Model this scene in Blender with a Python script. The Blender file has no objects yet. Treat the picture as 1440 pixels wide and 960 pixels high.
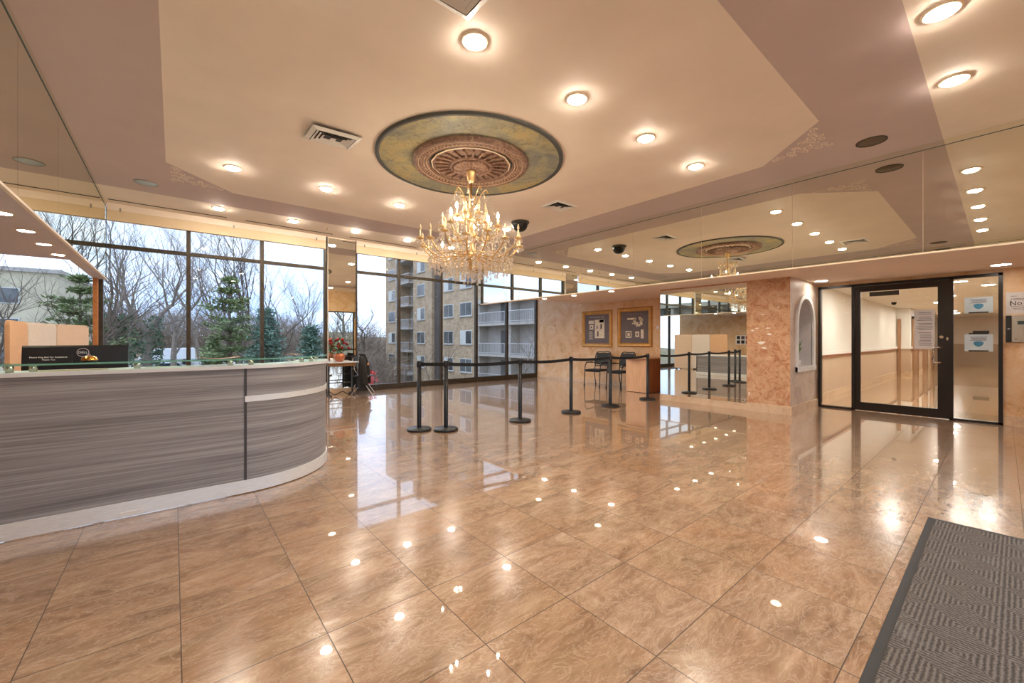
import bpy, math, random
from math import pi, sin, cos, radians as R
from mathutils import Vector, Matrix
C = bpy.context.scene.collection
rnd = random.Random(7)

# ------------------------------------------------------------------ materials
def lin(c):
    return tuple(((v/255)/12.92 if v/255 <= .04045 else ((v/255+.055)/1.055)**2.4) for v in c) + (1,)
def mat(name):
    m = bpy.data.materials.new(name); m.use_nodes = True
    nt = m.node_tree; nt.nodes.clear()
    out = nt.nodes.new('ShaderNodeOutputMaterial')
    return m, nt, out
def N(nt, t, ins=None, **kw):
    n = nt.nodes.new('ShaderNode'+t)
    for k, v in kw.items(): setattr(n, k, v)
    for k, v in (ins or {}).items():
        s = n.inputs[k]
        if isinstance(v, bpy.types.NodeSocket): nt.links.new(v, s)
        else: s.default_value = v
    return n
def math_(nt, op, a, b=None, c=None):
    ins = {0: a}
    if b is not None: ins[1] = b
    if c is not None: ins[2] = c
    return N(nt, 'Math', ins, operation=op).outputs[0]
def vmath(nt, op, a, b=None):
    ins = {0: a}
    if b is not None: ins[1] = b
    return N(nt, 'VectorMath', ins, operation=op)
def ramp(nt, fac, stops, interp='LINEAR'):
    n = nt.nodes.new('ShaderNodeValToRGB'); n.color_ramp.interpolation = interp
    e = n.color_ramp.elements
    while len(e) < len(stops): e.new(.5)
    for el, (p, c) in zip(e, stops):
        el.position = p; el.color = c if len(c) == 4 else lin(c)
    nt.links.new(fac, n.inputs[0]); return n.outputs[0]
def mix(nt, f, a, b, mode='MIX'):
    n = nt.nodes.new('ShaderNodeMix'); n.data_type = 'RGBA'; n.blend_type = mode
    for s, v in ((n.inputs[0], f), (n.inputs[6], a), (n.inputs[7], b)):
        if isinstance(v, bpy.types.NodeSocket): nt.links.new(v, s)
        else: s.default_value = v
    return n.outputs[2]
def coord(nt, scale=(1, 1, 1), rot=(0, 0, 0), loc=(0, 0, 0)):
    g = N(nt, 'NewGeometry')
    return N(nt, 'Mapping', {'Vector': g.outputs['Position'], 'Scale': scale, 'Rotation': rot, 'Location': loc}).outputs[0]
def ocoord(nt, scale=(1, 1, 1)):
    g = N(nt, 'TexCoord')
    return N(nt, 'Mapping', {'Vector': g.outputs['Object'], 'Scale': scale}).outputs[0]
def noise(nt, v, scale, detail=4, rough=.55, dist=0.0):
    return N(nt, 'TexNoise', {'Vector': v, 'Scale': scale, 'Detail': detail, 'Roughness': rough, 'Distortion': dist}).outputs[0]
def bump(nt, h, strength=.2, dist=.01):
    return N(nt, 'Bump', {'Height': h, 'Strength': strength, 'Distance': dist}).outputs[0]
def pbsdf(nt, out, col, rough=.5, metal=0., spec=.5, normal=None, **kw):
    ins = {'Base Color': col, 'Roughness': rough, 'Metallic': metal, 'Specular IOR Level': spec}
    ins.update(kw)
    if normal is not None: ins['Normal'] = normal
    b = N(nt, 'BsdfPrincipled', ins); nt.links.new(b.outputs[0], out.inputs[0]); return b
def plain(name, rgb, rough=.5, metal=0., spec=.5, var=.06, vs=6.):
    """one colour with a faint procedural mottle"""
    m, nt, out = mat(name)
    f = noise(nt, ocoord(nt), vs, 3)
    c = lin(rgb); lo = tuple(max(0, x*(1-var)) for x in c[:3])+(1,); hi = tuple(min(1, x*(1+var)) for x in c[:3])+(1,)
    pbsdf(nt, out, ramp(nt, f, [(.3, lo), (.7, hi)]), rough, metal, spec); return m
def emit(name, rgb, strength):
    m, nt, out = mat(name)
    e = N(nt, 'Emission', {'Color': rgb+(1,), 'Strength': strength}); nt.links.new(e.outputs[0], out.inputs[0]); return m

M = {}
def schlick(nt, f0, f90):
    g = N(nt, 'NewGeometry')
    d = vmath(nt, 'DOT_PRODUCT', g.outputs['Normal'], g.outputs['Incoming']).outputs['Value']
    x = math_(nt, 'SUBTRACT', 1., math_(nt, 'ABSOLUTE', d)); x = math_(nt, 'POWER', x, 5.)
    return math_(nt, 'MULTIPLY_ADD', x, f90-f0, f0)
def glassy(name, tint, f0=.035, f90=.7, rough=0.):
    m, nt, out = mat(name)
    t = N(nt, 'BsdfTransparent', {'Color': tint+(1,)}); g = N(nt, 'BsdfGlossy', {'Color': (1, 1, 1, 1), 'Roughness': rough})
    s = N(nt, 'MixShader', {0: schlick(nt, f0, f90), 1: t.outputs[0], 2: g.outputs[0]}); nt.links.new(s.outputs[0], out.inputs[0]); return m
M['window_glass'] = glassy('window_glass', (.985, .99, .985), .008, .5)
M['door_glass'] = glassy('door_glass', (.965, .97, .96), .012, .5)
M['shelf_glass'] = glassy('shelf_glass', (.72, .90, .84), .06, .6)
def mirror_mat(name, tint):
    m, nt, out = mat(name)
    g = N(nt, 'BsdfGlossy', {'Color': tint+(1,), 'Roughness': 0.}); nt.links.new(g.outputs[0], out.inputs[0]); return m
M['mirror'] = mirror_mat('mirror', (.86, .86, .77))
M['mirror_clear'] = mirror_mat('mirror_clear', (.86, .88, .82))
def crystal():
    m, nt, out = mat('crystal')
    t = N(nt, 'BsdfTransparent', {'Color': (1, .985, .96, 1)}); g = N(nt, 'BsdfGlossy', {'Color': (1, .97, .92, 1), 'Roughness': .04})
    d = N(nt, 'BsdfTranslucent', {'Color': (1, .98, .94, 1)}); e = N(nt, 'BsdfDiffuse', {'Color': (.95, .93, .9, 1)})
    de = N(nt, 'MixShader', {0: .5, 1: d.outputs[0], 2: e.outputs[0]}); td = N(nt, 'MixShader', {0: .24, 1: t.outputs[0], 2: de.outputs[0]})
    s = N(nt, 'MixShader', {0: schlick(nt, .32, .95), 1: td.outputs[0], 2: g.outputs[0]}); nt.links.new(s.outputs[0], out.inputs[0]); return m
M['crystal'] = crystal()

TS = .5084; TX, TY = 1.041, 1.432
def tile_mat(name, stops, ts=TS, ox=TX, oy=TY, tint=((1, .94, .86, 1), (1, 1, 1, 1)), rough=.2):
    m, nt, out = mat(name)
    p = N(nt, 'NewGeometry').outputs['Position']
    t = N(nt, 'Mapping', {'Vector': p, 'Scale': (1/ts, 1/ts, 0), 'Location': (-ox/ts, -oy/ts, 0)}).outputs[0]
    cell = vmath(nt, 'FLOOR', t).outputs[0]; fr = vmath(nt, 'FRACTION', t).outputs[0]
    wn = N(nt, 'TexWhiteNoise', {'Vector': cell}, noise_dimensions='3D')
    sx = N(nt, 'SeparateXYZ', {0: fr})
    ex = math_(nt, 'MINIMUM', sx.outputs[0], math_(nt, 'SUBTRACT', 1., sx.outputs[0]))
    ey = math_(nt, 'MINIMUM', sx.outputs[1], math_(nt, 'SUBTRACT', 1., sx.outputs[1]))
    g = math_(nt, 'LESS_THAN', math_(nt, 'MINIMUM', ex, ey), .0042)
    off = vmath(nt, 'MULTIPLY', wn.outputs['Color'], (40, 40, 40)).outputs[0]
    base = vmath(nt, 'ADD', p, off).outputs[0]
    def streak(rot):
        v = N(nt, 'Mapping', {'Vector': base, 'Rotation': (0, 0, rot), 'Scale': (1.7, 4.4, 1)}).outputs[0]
        return noise(nt, v, 1.4, 15, .74, .9), noise(nt, v, 2.2, 12, .7, 1.9)
    a1, b1 = streak(R(22)); a2, b2 = streak(R(112))
    sel = math_(nt, 'GREATER_THAN', wn.outputs['Value'], .42)
    fa = math_(nt, 'ADD', math_(nt, 'MULTIPLY', a1, sel), math_(nt, 'MULTIPLY', a2, math_(nt, 'SUBTRACT', 1., sel)))
    fb = math_(nt, 'ADD', math_(nt, 'MULTIPLY', b1, sel), math_(nt, 'MULTIPLY', b2, math_(nt, 'SUBTRACT', 1., sel)))
    col = ramp(nt, fa, stops)
    vein = ramp(nt, fb, [(.475, (0, 0, 0, 1)), (.5, (1, 1, 1, 1)), (.525, (0, 0, 0, 1))])
    big = noise(nt, base, 2.2, 4, .6, .8)
    col = mix(nt, 1., col, ramp(nt, big, [(.35, (1, .93, .85, 1)), (.5, (1, .98, .95, 1)), (.65, (.93, .94, .88, 1))]), 'MULTIPLY')
    col = mix(nt, math_(nt, 'MULTIPLY', vein, .42), col, stops[-1][1] if len(stops[-1][1]) == 4 else lin(stops[-1][1]))
    sc = N(nt, 'SeparateColor', {0: wn.outputs['Color']})
    col = mix(nt, 1., col, mix(nt, sc.outputs[1], tint[0], tint[1]), 'MULTIPLY')
    col = mix(nt, g, col, lin((74, 58, 44)))
    r = math_(nt, 'MULTIPLY_ADD', g, .5, rough)
    wav = noise(nt, p, 5., 2, .5); wav2 = noise(nt, p, 40., 3, .5)
    h = math_(nt, 'ADD', math_(nt, 'MULTIPLY', wav, 1.), math_(nt, 'MULTIPLY', wav2, .04))
    h = math_(nt, 'SUBTRACT', h, math_(nt, 'MULTIPLY', g, .35))
    pbsdf(nt, out, col, r, 0., .5, bump(nt, h, .18, .012), **{'Coat Weight': 1., 'Coat Roughness': .02})
    return m
M['tile'] = tile_mat('polished_tile', [(.28, (120, 95, 77)), (.42, (149, 121, 98)), (.51, (166, 137, 113)), (.61, (183, 156, 132)), (.75, (212, 191, 170))])
M['tile_hall'] = tile_mat('hall_tile', [(.28, (150, 116, 84)), (.5, (186, 152, 114)), (.8, (214, 190, 158))])

def plaster(name, stops, sc=2.2, rot=0):
    m, nt, out = mat(name)
    v = coord(nt)
    a = noise(nt, v, sc, 9, .68, 1.3); b = noise(nt, v, sc*2.6, 9, .74, 1.8)
    col = ramp(nt, a, stops)
    sw = ramp(nt, b, [(.44, (0, 0, 0, 1)), (.52, (1, 1, 1, 1)), (.6, (0, 0, 0, 1))])
    col = mix(nt, math_(nt, 'MULTIPLY', sw, .6), col, lin((226, 196, 158)))
    n = noise(nt, v, 14, 5, .6, 1.)
    pbsdf(nt, out, col, .45, 0, .4, bump(nt, n, .25, .01)); return m
M['plaster'] = plaster('marbled_plaster', [(.3, (184, 132, 84)), (.44, (216, 170, 122)), (.56, (226, 190, 150)), (.7, (236, 214, 190))], 1.7)
M['plaster_pier'] = plaster('rust_marbled_plaster', [(.3, (150, 92, 62)), (.45, (186, 126, 88)), (.56, (202, 150, 114)), (.72, (226, 196, 168))], 2.4)
M['plaster_grey'] = plaster('grey_marbled_plaster', [(.28, (166, 142, 130)), (.45, (194, 174, 162)), (.58, (212, 196, 184)), (.75, (224, 204, 180))], 2.6)
M['stone_skirt'] = plaster('pale_stone', [(.3, (188, 152, 122)), (.5, (212, 182, 152)), (.75, (228, 206, 180))], 3.)
def paint(name, rgb, rough=.7):
    m, nt, out = mat(name)
    f = noise(nt, coord(nt), 1.3, 4); c = lin(rgb)
    col = ramp(nt, f, [(.3, tuple(x*.96 for x in c[:3])+(1,)), (.7, tuple(min(1, x*1.04) for x in c[:3])+(1,))])
    pbsdf(nt, out, col, rough, 0, .3, bump(nt, noise(nt, coord(nt), 60, 3), .05, .004)); return m
M['cream'] = paint('cream_ceiling_paint', (246, 232, 218))
M['mauve'] = paint('mauve_ceiling_paint', (206, 188, 186))
M['mauve_lit'] = paint('mauve_paint_lit', (214, 204, 208))  # ceiling mauve, lightened to stand in for light missing under the soffit
M['pink'] = paint('peach_soffit_paint', (238, 218, 204))
M['cream_band'] = paint('cream_band_paint', (246, 232, 218))
M['valance'] = paint('valance_fabric', (226, 204, 172), .8)
M['white_wall'] = paint('white_wall_paint', (234, 230, 222))
M['beige_wall'] = paint('beige_wall_paint', (200, 174, 148))
M['trim_cream'] = plain('cream_trim', (244, 226, 200), .4)
M['white'] = plain('white_enamel', (238, 236, 232), .35)
M['scroll'] = plain('pale_stencil_paint', (248, 232, 216), .6)
def bronze():
    m, nt, out = mat('bronze_aluminium')
    f = noise(nt, coord(nt, (1, 1, .2)), 30, 4)
    pbsdf(nt, out, ramp(nt, f, [(.3, (52, 46, 38)), (.7, (78, 68, 56))]), .4, .35, .5); return m
M['bronze'] = bronze()
M['door_black'] = plain('dark_bronze_door', (32, 24, 20), .35, .2)
M['black'] = plain('black_plastic', (22, 22, 24), .35)
M['black_metal'] = plain('black_powdercoat', (30, 31, 34), .4, .2)
M['belt'] = plain('black_webbing', (16, 16, 18), .8)
M['black_fabric'] = plain('black_fabric', (30, 29, 30), .9, var=.2, vs=60)
M['chrome'] = plain('brushed_chrome', (214, 206, 196), .22, 1.)
M['steel'] = plain('dull_steel', (168, 160, 150), .35, .9)
M['brass'] = plain('brass', (206, 156, 78), .18, 1.)
M['gold'] = plain('gilt_metal', (226, 192, 138), .3, .9, var=.2)
M['grey_gloss'] = plain('dark_grey_plastic', (62, 60, 58), .4)
M['speaker'] = plain('speaker_grille', (104, 86, 66), .7, var=.3, vs=120)
M['speaker_ring'] = plain('speaker_ring', (66, 52, 40), .5)
M['speaker_pale'] = plain('pale_speaker_grille', (186, 200, 208), .6, var=.2, vs=120)
M['rubber'] = plain('mat_rubber', (52, 52, 52), .7)
M['lit_mullion_orange'] = plain('lit_mullion_orange', (196, 128, 72), .5, var=.15, vs=20)  # brown mullion with the orange lamp light painted into its colour
M['paper'] = plain('paper', (214, 208, 206), .8)
M['paper_blue'] = plain('pale_blue_paper', (196, 208, 214), .8)
M['mask_blue'] = plain('mask_blue', (70, 132, 166), .8)
M['ink'] = plain('grey_ink', (110, 106, 120), .8)
M['dark_ink'] = plain('dark_ink', (40, 36, 36), .8)
M['white_ink'] = plain('white_ink', (236, 236, 236), .6)
M['teal'] = plain('dark_teal_display', (52, 74, 70), .3)
M['panel_grey'] = plain('grey_intercom_plastic', (178, 170, 156), .45)
M['patch'] = plain('bare_white_plaster', (240, 232, 222), .8)
M['mauve_mat'] = plain('mauve_mat_board', (112, 102, 104), .7)
M['print_cream'] = plain('cream_print', (230, 218, 194), .7, var=.15, vs=14)
M['print_dark'] = plain('dark_print', (96, 80, 84), .7)
M['part_orange'] = plain('orange_lit_partition_fabric', (208, 166, 130), .85, var=.1, vs=80)  # one partition fabric; orange light on this facing painted into the colour
M['part_grey'] = plain('grey_lit_partition_fabric', (212, 200, 190), .85, var=.08, vs=80)  # same fabric, the greyer light of its facing painted in
M['part_beige'] = plain('beige_lit_partition_fabric', (212, 186, 164), .85, var=.08, vs=80)  # same fabric again, tinted beige for how that panel faces the light
M['red'] = plain('red_petals', (168, 20, 26), .6, var=.3, vs=30)
M['leaf'] = plain('green_leaves', (72, 120, 42), .6, var=.4, vs=30)
M['copper'] = plain('copper_glaze', (206, 128, 90), .25, .5)
M['coat'] = plain('charcoal_coat_cloth', (38, 36, 36), .9, var=.2, vs=40)
M['orange'] = plain('orange_patch', (226, 150, 90), .7)
M['wicker'] = plain('brown_wicker', (150, 108, 66), .7, var=.3, vs=50)
M['brown_paper'] = plain('brown_leather', (150, 120, 98), .6)
M['lining_grey'] = plain('niche_lining', (206, 200, 196), .7)  # light grey lining of the arched niche
M['car_white'] = plain('white_car_paint', (232, 234, 236), .25)
M['car_silver'] = plain('silver_car_paint', (160, 172, 178), .25, .5)
M['car_glass'] = plain('car_glass', (40, 50, 58), .1)
M['tyre'] = plain('tyre', (30, 30, 30), .8)
M['asphalt'] = plain('asphalt', (176, 174, 170), .9, var=.1)
M['concrete'] = plain('pale_concrete', (178, 172, 164), .9, var=.1, vs=2)
M['render_grey'] = plain('grey_render', (172, 166, 160), .9, var=.1, vs=2)  # grey walls of the apartment wing and its balconies
M['ext_dark'] = plain('dark_recess', (92, 84, 78), .8, var=.2, vs=1)
M['ext_glass'] = plain('reflective_window_glass', (96, 98, 98), .12, .0, var=.6, vs=.4)
M['curtain'] = plain('pale_curtain', (206, 206, 200), .9)
M['rail'] = plain('grey_railing', (206, 206, 206), .5, .3)
M['bldg_cream'] = plain('cream_stone_wall', (196, 186, 160), .9, var=.12, vs=.6)
M['bark'] = plain('grey_brown_bark', (104, 92, 80), .9, var=.3, vs=5)
M['bark_pale'] = plain('pale_bark', (128, 116, 104), .9, var=.3, vs=5)
M['pine'] = plain('pine_needles', (128, 142, 96), .8, var=.45, vs=2)
M['spruce'] = plain('spruce_needles', (112, 140, 122), .8, var=.4, vs=2)
M['ivy'] = plain('ivy_leaves', (80, 96, 72), .8, var=.4, vs=3)
M['brush'] = plain('winter_brush', (150, 134, 118), .95, var=.3, vs=.6)
def laminate():
    m, nt, out = mat('grey_wood_laminate')
    v = coord(nt, (.55, .55, 52)); a = noise(nt, v, 1.6, 8, .7, .35)
    v2 = coord(nt, (.25, .25, 9)); b = noise(nt, v2, 1.3, 4, .6, .3)
    f = math_(nt, 'ADD', math_(nt, 'MULTIPLY', a, .65), math_(nt, 'MULTIPLY', b, .35))
    col = ramp(nt, f, [(.3, (92, 90, 92)), (.43, (128, 126, 128)), (.55, (156, 154, 156)), (.72, (186, 184, 186))])
    pbsdf(nt, out, col, .38, 0, .4); return m
M['laminate'] = laminate()
def alu():
    m, nt, out = mat('brushed_aluminium_kick')
    a = noise(nt, coord(nt, (6, 6, 60)), 3, 5, .6)
    pbsdf(nt, out, ramp(nt, a, [(.3, (226, 229, 230)), (.7, (244, 246, 246))]), .35, .25); return m
M['alu'] = alu()
M['ledge'] = plain('pale_grey_ledge', (220, 222, 226), .45)
def wood(name, cols, sc=(8, 8, .9)):
    m, nt, out = mat(name)
    a = noise(nt, ocoord(nt, sc), 3., 6, .6, .7)
    pbsdf(nt, out, ramp(nt, a, [(.3, cols[0]), (.7, cols[1])]), .4, 0, .4); return m
M['maple'] = wood('pale_maple_veneer', ((206, 160, 122), (226, 184, 148)))
M['cherry'] = wood('cherry_veneer', ((126, 74, 44), (164, 104, 66)))
M['elevator'] = wood('tan_door_veneer', ((150, 112, 82), (176, 136, 102)))
def medallion_disc():
    m, nt, out = mat('gold_green_patina')
    a = noise(nt, coord(nt), 1.3, 6, .6, .8); b = noise(nt, coord(nt), 11, 8, .75, 1.5)
    col = ramp(nt, a, [(.32, (122, 127, 126)), (.45, (158, 154, 132)), (.58, (186, 172, 126)), (.7, (196, 164, 114))])
    d = ramp(nt, b, [(.36, (1, 1, 1, 1)), (.5, (0, 0, 0, 1))])
    col = mix(nt, math_(nt, 'MULTIPLY', d, .5), col, lin((74, 76, 72)))
    pbsdf(nt, out, col, .5, .1, .4); return m
M['patina'] = medallion_disc()
M['patina_rim'] = plain('slate_rim', (70, 70, 66), .5)
def rose():
    m, nt, out = mat('antiqued_rose_plaster')
    v = N(nt, 'TexVoronoi', {'Vector': coord(nt), 'Scale': 26.}).outputs['Distance']
    a = noise(nt, coord(nt), 9, 5, .7, 1)
    col = ramp(nt, a, [(.3, (98, 70, 58)), (.55, (142, 110, 92)), (.75, (180, 150, 126))])
    pbsdf(nt, out, col, .45, .15, .5, bump(nt, v, .5, .02)); return m
M['rose'] = rose(); M['rose_pale'] = plain('pale_rose_relief', (190, 160, 136), .5, var=.2, vs=20)
def mat_weave():
    m, nt, out = mat('ribbed_mat_weave')
    p = N(nt, 'NewGeometry').outputs['Position']
    t = N(nt, 'Mapping', {'Vector': p, 'Scale': (1/.17, 1/.17, 0), 'Rotation': (0, 0, R(45))}).outputs[0]
    ck = N(nt, 'TexChecker', {'Vector': t, 'Scale': 1.}).outputs['Fac']
    def rib(rot):
        v = N(nt, 'Mapping', {'Vector': p, 'Rotation': (0, 0, R(rot))}).outputs[0]
        return N(nt, 'TexWave', {'Vector': v, 'Scale': 17., 'Distortion': 2.2, 'Detail': 2., 'Detail Scale': 4.}, wave_type='BANDS', bands_direction='X').outputs['Fac']
    r1, r2 = rib(2), rib(91)
    f = math_(nt, 'ADD', math_(nt, 'MULTIPLY', r1, ck), math_(nt, 'MULTIPLY', r2, math_(nt, 'SUBTRACT', 1., ck)))
    v = N(nt, 'TexVoronoi', {'Vector': p, 'Scale': 120.}).outputs['Distance']
    f2 = math_(nt, 'ADD', math_(nt, 'MULTIPLY', f, .62), math_(nt, 'MULTIPLY', v, .5))
    dust = noise(nt, p, 5, 5, .7)
    col = ramp(nt, f2, [(.15, (66, 60, 55)), (.5, (91, 84, 78)), (.9, (120, 112, 104))])
    col = mix(nt, math_(nt, 'MULTIPLY', ramp(nt, dust, [(.58, (0, 0, 0, 1)), (.75, (1, 1, 1, 1))]), .35), col, lin((140, 138, 134)))
    pbsdf(nt, out, col, .95, 0, .2, bump(nt, f2, .4, .01)); return m
M['mat_weave'] = mat_weave()
def brick():
    m, nt, out = mat('tan_brick')
    p = N(nt, 'NewGeometry').outputs['Position']; s = N(nt, 'SeparateXYZ', {0: p})
    v = N(nt, 'CombineXYZ', {0: math_(nt, 'ADD', s.outputs[0], s.outputs[1]), 1: s.outputs[2], 2: 0.}).outputs[0]
    b = N(nt, 'TexBrick', {'Vector': v, 'Scale': 1., 'Color1': lin((200, 176, 146)), 'Color2': lin((158, 134, 106)), 'Mortar': lin((186, 172, 154)), 'Mortar Size': .012, 'Brick Width': .42, 'Row Height': .14}).outputs['Color']
    n = noise(nt, p, 1.2, 6, .7)
    col = mix(nt, .5, b, ramp(nt, n, [(.35, (152, 128, 102)), (.65, (206, 184, 156))]))
    pbsdf(nt, out, col, .9, 0, .2); return m
M['brick'] = brick()
def ground():
    m, nt, out = mat('leaf_litter_ground')
    a = noise(nt, coord(nt), .25, 8, .7); 
    pbsdf(nt, out, ramp(nt, a, [(.35, (128, 112, 92)), (.5, (150, 132, 110)), (.65, (122, 124, 92))]), .95, 0, .1); return m
M['ground'] = ground()
LS = 1.0
M['bulb'] = emit('warm_lamp', (1., .88, .71), 230*LS)
M['bulb_soffit'] = emit('warm_soffit_lamp', (1., .84, .60), 120*LS)
M['bulb_flat'] = emit('white_soffit_lamp', (1., .92, .80), 45*LS)
M['candle_lit'] = emit('lit_candle_bulb', (1., .85, .64), 300*LS)
M['hall_lamp'] = emit('hall_lamp', (1., .95, .86), 270*LS)
M['candle_off'] = plain('frosted_candle_bulb', (206, 184, 150), .2)
M['candle'] = plain('ivory_candle_sleeve', (240, 220, 180), .5)

# ------------------------------------------------------------------ mesh builder
class MB:
    def __init__(s): s.v = []; s.f = []; s.m = []; s.sm = []
    def add(s, verts, faces, mi=0, smooth=False):
        o = len(s.v); s.v += [tuple(v) for v in verts]
        for f in faces: s.f.append([i+o for i in f]); s.m.append(mi); s.sm.append(smooth)
        return s
    def box(s, x0, x1, y0, y1, z0, z1, mi=0, rz=0, about=None):
        v = [(x, y, z) for z in (z0, z1) for y in (y0, y1) for x in (x0, x1)]
        if rz:
            cx, cy = about or ((x0+x1)/2, (y0+y1)/2); c_, s_ = cos(rz), sin(rz)
            v = [(cx+(x-cx)*c_-(y-cy)*s_, cy+(x-cx)*s_+(y-cy)*c_, z) for x, y, z in v]
        return s.add(v, [(0, 2, 3, 1), (4, 5, 7, 6), (0, 1, 5, 4), (2, 6, 7, 3), (0, 4, 6, 2), (1, 3, 7, 5)], mi)
    def tube(s, pts, rad, n=8, mi=0, cap=True, smooth=True):
        pts = [Vector(p) for p in pts]
        if not hasattr(rad, '__len__'): rad = [rad]*len(pts)
        vs = []; up = None
        for i, p in enumerate(pts):
            d = (pts[min(i+1, len(pts)-1)]-pts[max(i-1, 0)])
            if d.length < 1e-9: d = Vector((0, 0, 1))
            d.normalize()
            if up is None:
                up = Vector((0, 0, 1)) if abs(d.z) < .9 else Vector((1, 0, 0))
            a = d.cross(up)
            if a.length < 1e-6: a = d.orthogonal()
            a.normalize(); b = d.cross(a); up = b.cross(d) * -1 if False else -b if False else up
            vs += [p+(a*cos(2*pi*k/n)+b*sin(2*pi*k/n))*rad[i] for k in range(n)]
        fs = [(i*n+k, i*n+(k+1) % n, (i+1)*n+(k+1) % n, (i+1)*n+k) for i in range(len(pts)-1) for k in range(n)]
        s.add(vs, fs, mi, smooth)
        if cap and n > 2:
            s.add(vs[:n], [tuple(range(n))[::-1]], mi); s.add(vs[-n:], [tuple(range(n))], mi)
        return s
    def lathe(s, prof, cx=0, cy=0, n=32, mi=0, smooth=True, z0=0, sx=1, sy=1, cap=True):
        vs = [(cx+r*cos(2*pi*k/n)*sx, cy+r*sin(2*pi*k/n)*sy, z+z0) for r, z in prof for k in range(n)]
        fs = [(i*n+k, i*n+(k+1) % n, (i+1)*n+(k+1) % n, (i+1)*n+k) for i in range(len(prof)-1) for k in range(n)]
        s.add(vs, fs, mi, smooth)
        for j, (r, z) in ((0, prof[0]), (len(prof)-1, prof[-1])):
            if r > 1e-4 and cap: s.add(vs[j*n:(j+1)*n], [tuple(range(n))], mi)
        return s
    def prism(s, poly, z0, z1, mi=0):
        n = len(poly)
        v = [(x, y, z0) for x, y in poly]+[(x, y, z1) for x, y in poly]
        return s.add(v, [tuple(range(n))[::-1], tuple(range(n, 2*n))]+[(i, (i+1) % n, n+(i+1) % n, n+i) for i in range(n)], mi)
    def prismX(s, poly, x0, x1, mi=0):      # poly in (y, z)
        n = len(poly); v = [(x0, y, z) for y, z in poly]+[(x1, y, z) for y, z in poly]
        return s.add(v, [tuple(range(n))[::-1], tuple(range(n, 2*n))]+[(i, (i+1) % n, n+(i+1) % n, n+i) for i in range(n)], mi)
    def prismY(s, poly, y0, y1, mi=0):      # poly in (x, z)
        n = len(poly); v = [(x, y0, z) for x, z in poly]+[(x, y1, z) for x, z in poly]
        return s.add(v, [tuple(range(n))[::-1], tuple(range(n, 2*n))]+[(i, (i+1) % n, n+(i+1) % n, n+i) for i in range(n)], mi)
    def strip(s, outer, inner, z0, z1, mi=0, smooth=False):
        n = len(outer)
        v = [(x, y, z0) for x, y in outer]+[(x, y, z1) for x, y in outer]+[(x, y, z0) for x, y in inner]+[(x, y, z1) for x, y in inner]
        f = []
        for i in range(n-1):
            f += [(i, i+1, n+i+1, n+i), (2*n+i+1, 2*n+i, 3*n+i, 3*n+i+1), (n+i, n+i+1, 3*n+i+1, 3*n+i), (i+1, i, 2*n+i, 2*n+i+1)]
        f += [(0, n, 3*n, 2*n), (n-1, 3*n-1, 4*n-1, 2*n-1)]
        return s.add(v, f, mi, smooth)
    def ball(s, c, r, n=10, mi=0, sz=1.):
        m = max(4, n//2+1)
        return s.lathe([(max(1e-5, r*sin(pi*i/m)), -r*cos(pi*i/m)*sz) for i in range(m+1)], c[0], c[1], n, mi, True, c[2])
    def build(s, name, m, parent=None, bevel=0, seg=2, loc=None):
        me = bpy.data.meshes.new(name); me.from_pydata(s.v, [], s.f)
        for x in (m if isinstance(m, (list, tuple)) else [m]): me.materials.append(M[x] if isinstance(x, str) else x)
        me.polygons.foreach_set('material_index', s.m); me.polygons.foreach_set('use_smooth', s.sm); me.update()
        o = bpy.data.objects.new(name, me); C.objects.link(o)
        if parent is not None: o.parent = parent
        if loc: o.location = loc
        if bevel:
            b = o.modifiers.new('edge', 'BEVEL'); b.width = bevel; b.segments = seg; b.limit_method = 'ANGLE'; b.angle_limit = R(40)
        return o
def tag(o, label=None, cat=None, group=None, kind=None):
    if label: o['label'] = label
    if cat: o['category'] = cat
    if group: o['group'] = group
    if kind: o['kind'] = kind
    return o
def empty(name, loc=(0, 0, 0), rz=0, label=None, cat=None, group=None, kind=None):
    o = bpy.data.objects.new(name, None); C.objects.link(o); o.location = loc; o.rotation_euler = (0, 0, rz); o.empty_display_size = .1
    return tag(o, label, cat, group, kind)
def struct(name, mb, m, **kw):
    return tag(mb.build(name, m, **kw), kind='structure')
kids = {}
def dup(root, loc, rz=None, label=None, group=None):
    def cp(o, par):
        c = o.copy(); C.objects.link(c)
        if par is not None: c.parent = par
        for ch in [x for x in C.objects if x.parent is o]: cp(ch, c)
        return c
    r = cp(root, None); r.location = loc
    if rz is not None: r.rotation_euler = (0, 0, rz)
    if label: r['label'] = label
    if group: r['group'] = group
    return r
def text(name, body, size, m, parent, loc, rot, align='CENTER', ext=.0006):
    cu = bpy.data.curves.new(name, 'FONT'); cu.body = body; cu.size = size; cu.align_x = align; cu.align_y = 'CENTER'; cu.extrude = ext
    cu.materials.append(M[m]); tmp = bpy.data.objects.new('tmp', cu); C.objects.link(tmp); bpy.context.view_layer.update()
    me = bpy.data.meshes.new_from_object(tmp.evaluated_get(bpy.context.evaluated_depsgraph_get())); bpy.data.objects.remove(tmp); bpy.data.curves.remove(cu)
    o = bpy.data.objects.new(name, me); C.objects.link(o); o.parent = parent; o.location = loc; o.rotation_euler = rot
    return o
ORD = ['first', 'second', 'third', 'fourth', 'fifth', 'sixth', 'seventh', 'eighth', 'ninth', 'tenth']

# ------------------------------------------------------------------ room numbers (metres; camera stands at 0,0)
XL, XR, XW, XLW = -.95, 7.40, 9.88, -3.5
YW, YE = 10.55, -1.2
ZC, ZS = 3.82, 2.42

# ---- floor
struct('floor', MB().box(XLW-.15, XW+.0, YE-.15, YW+.08, -.2, 0), 'tile')
struct('floor_hall', MB().box(XW, 33., -5.2, 4.6, -.2, -.0005), 'tile_hall')
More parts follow.
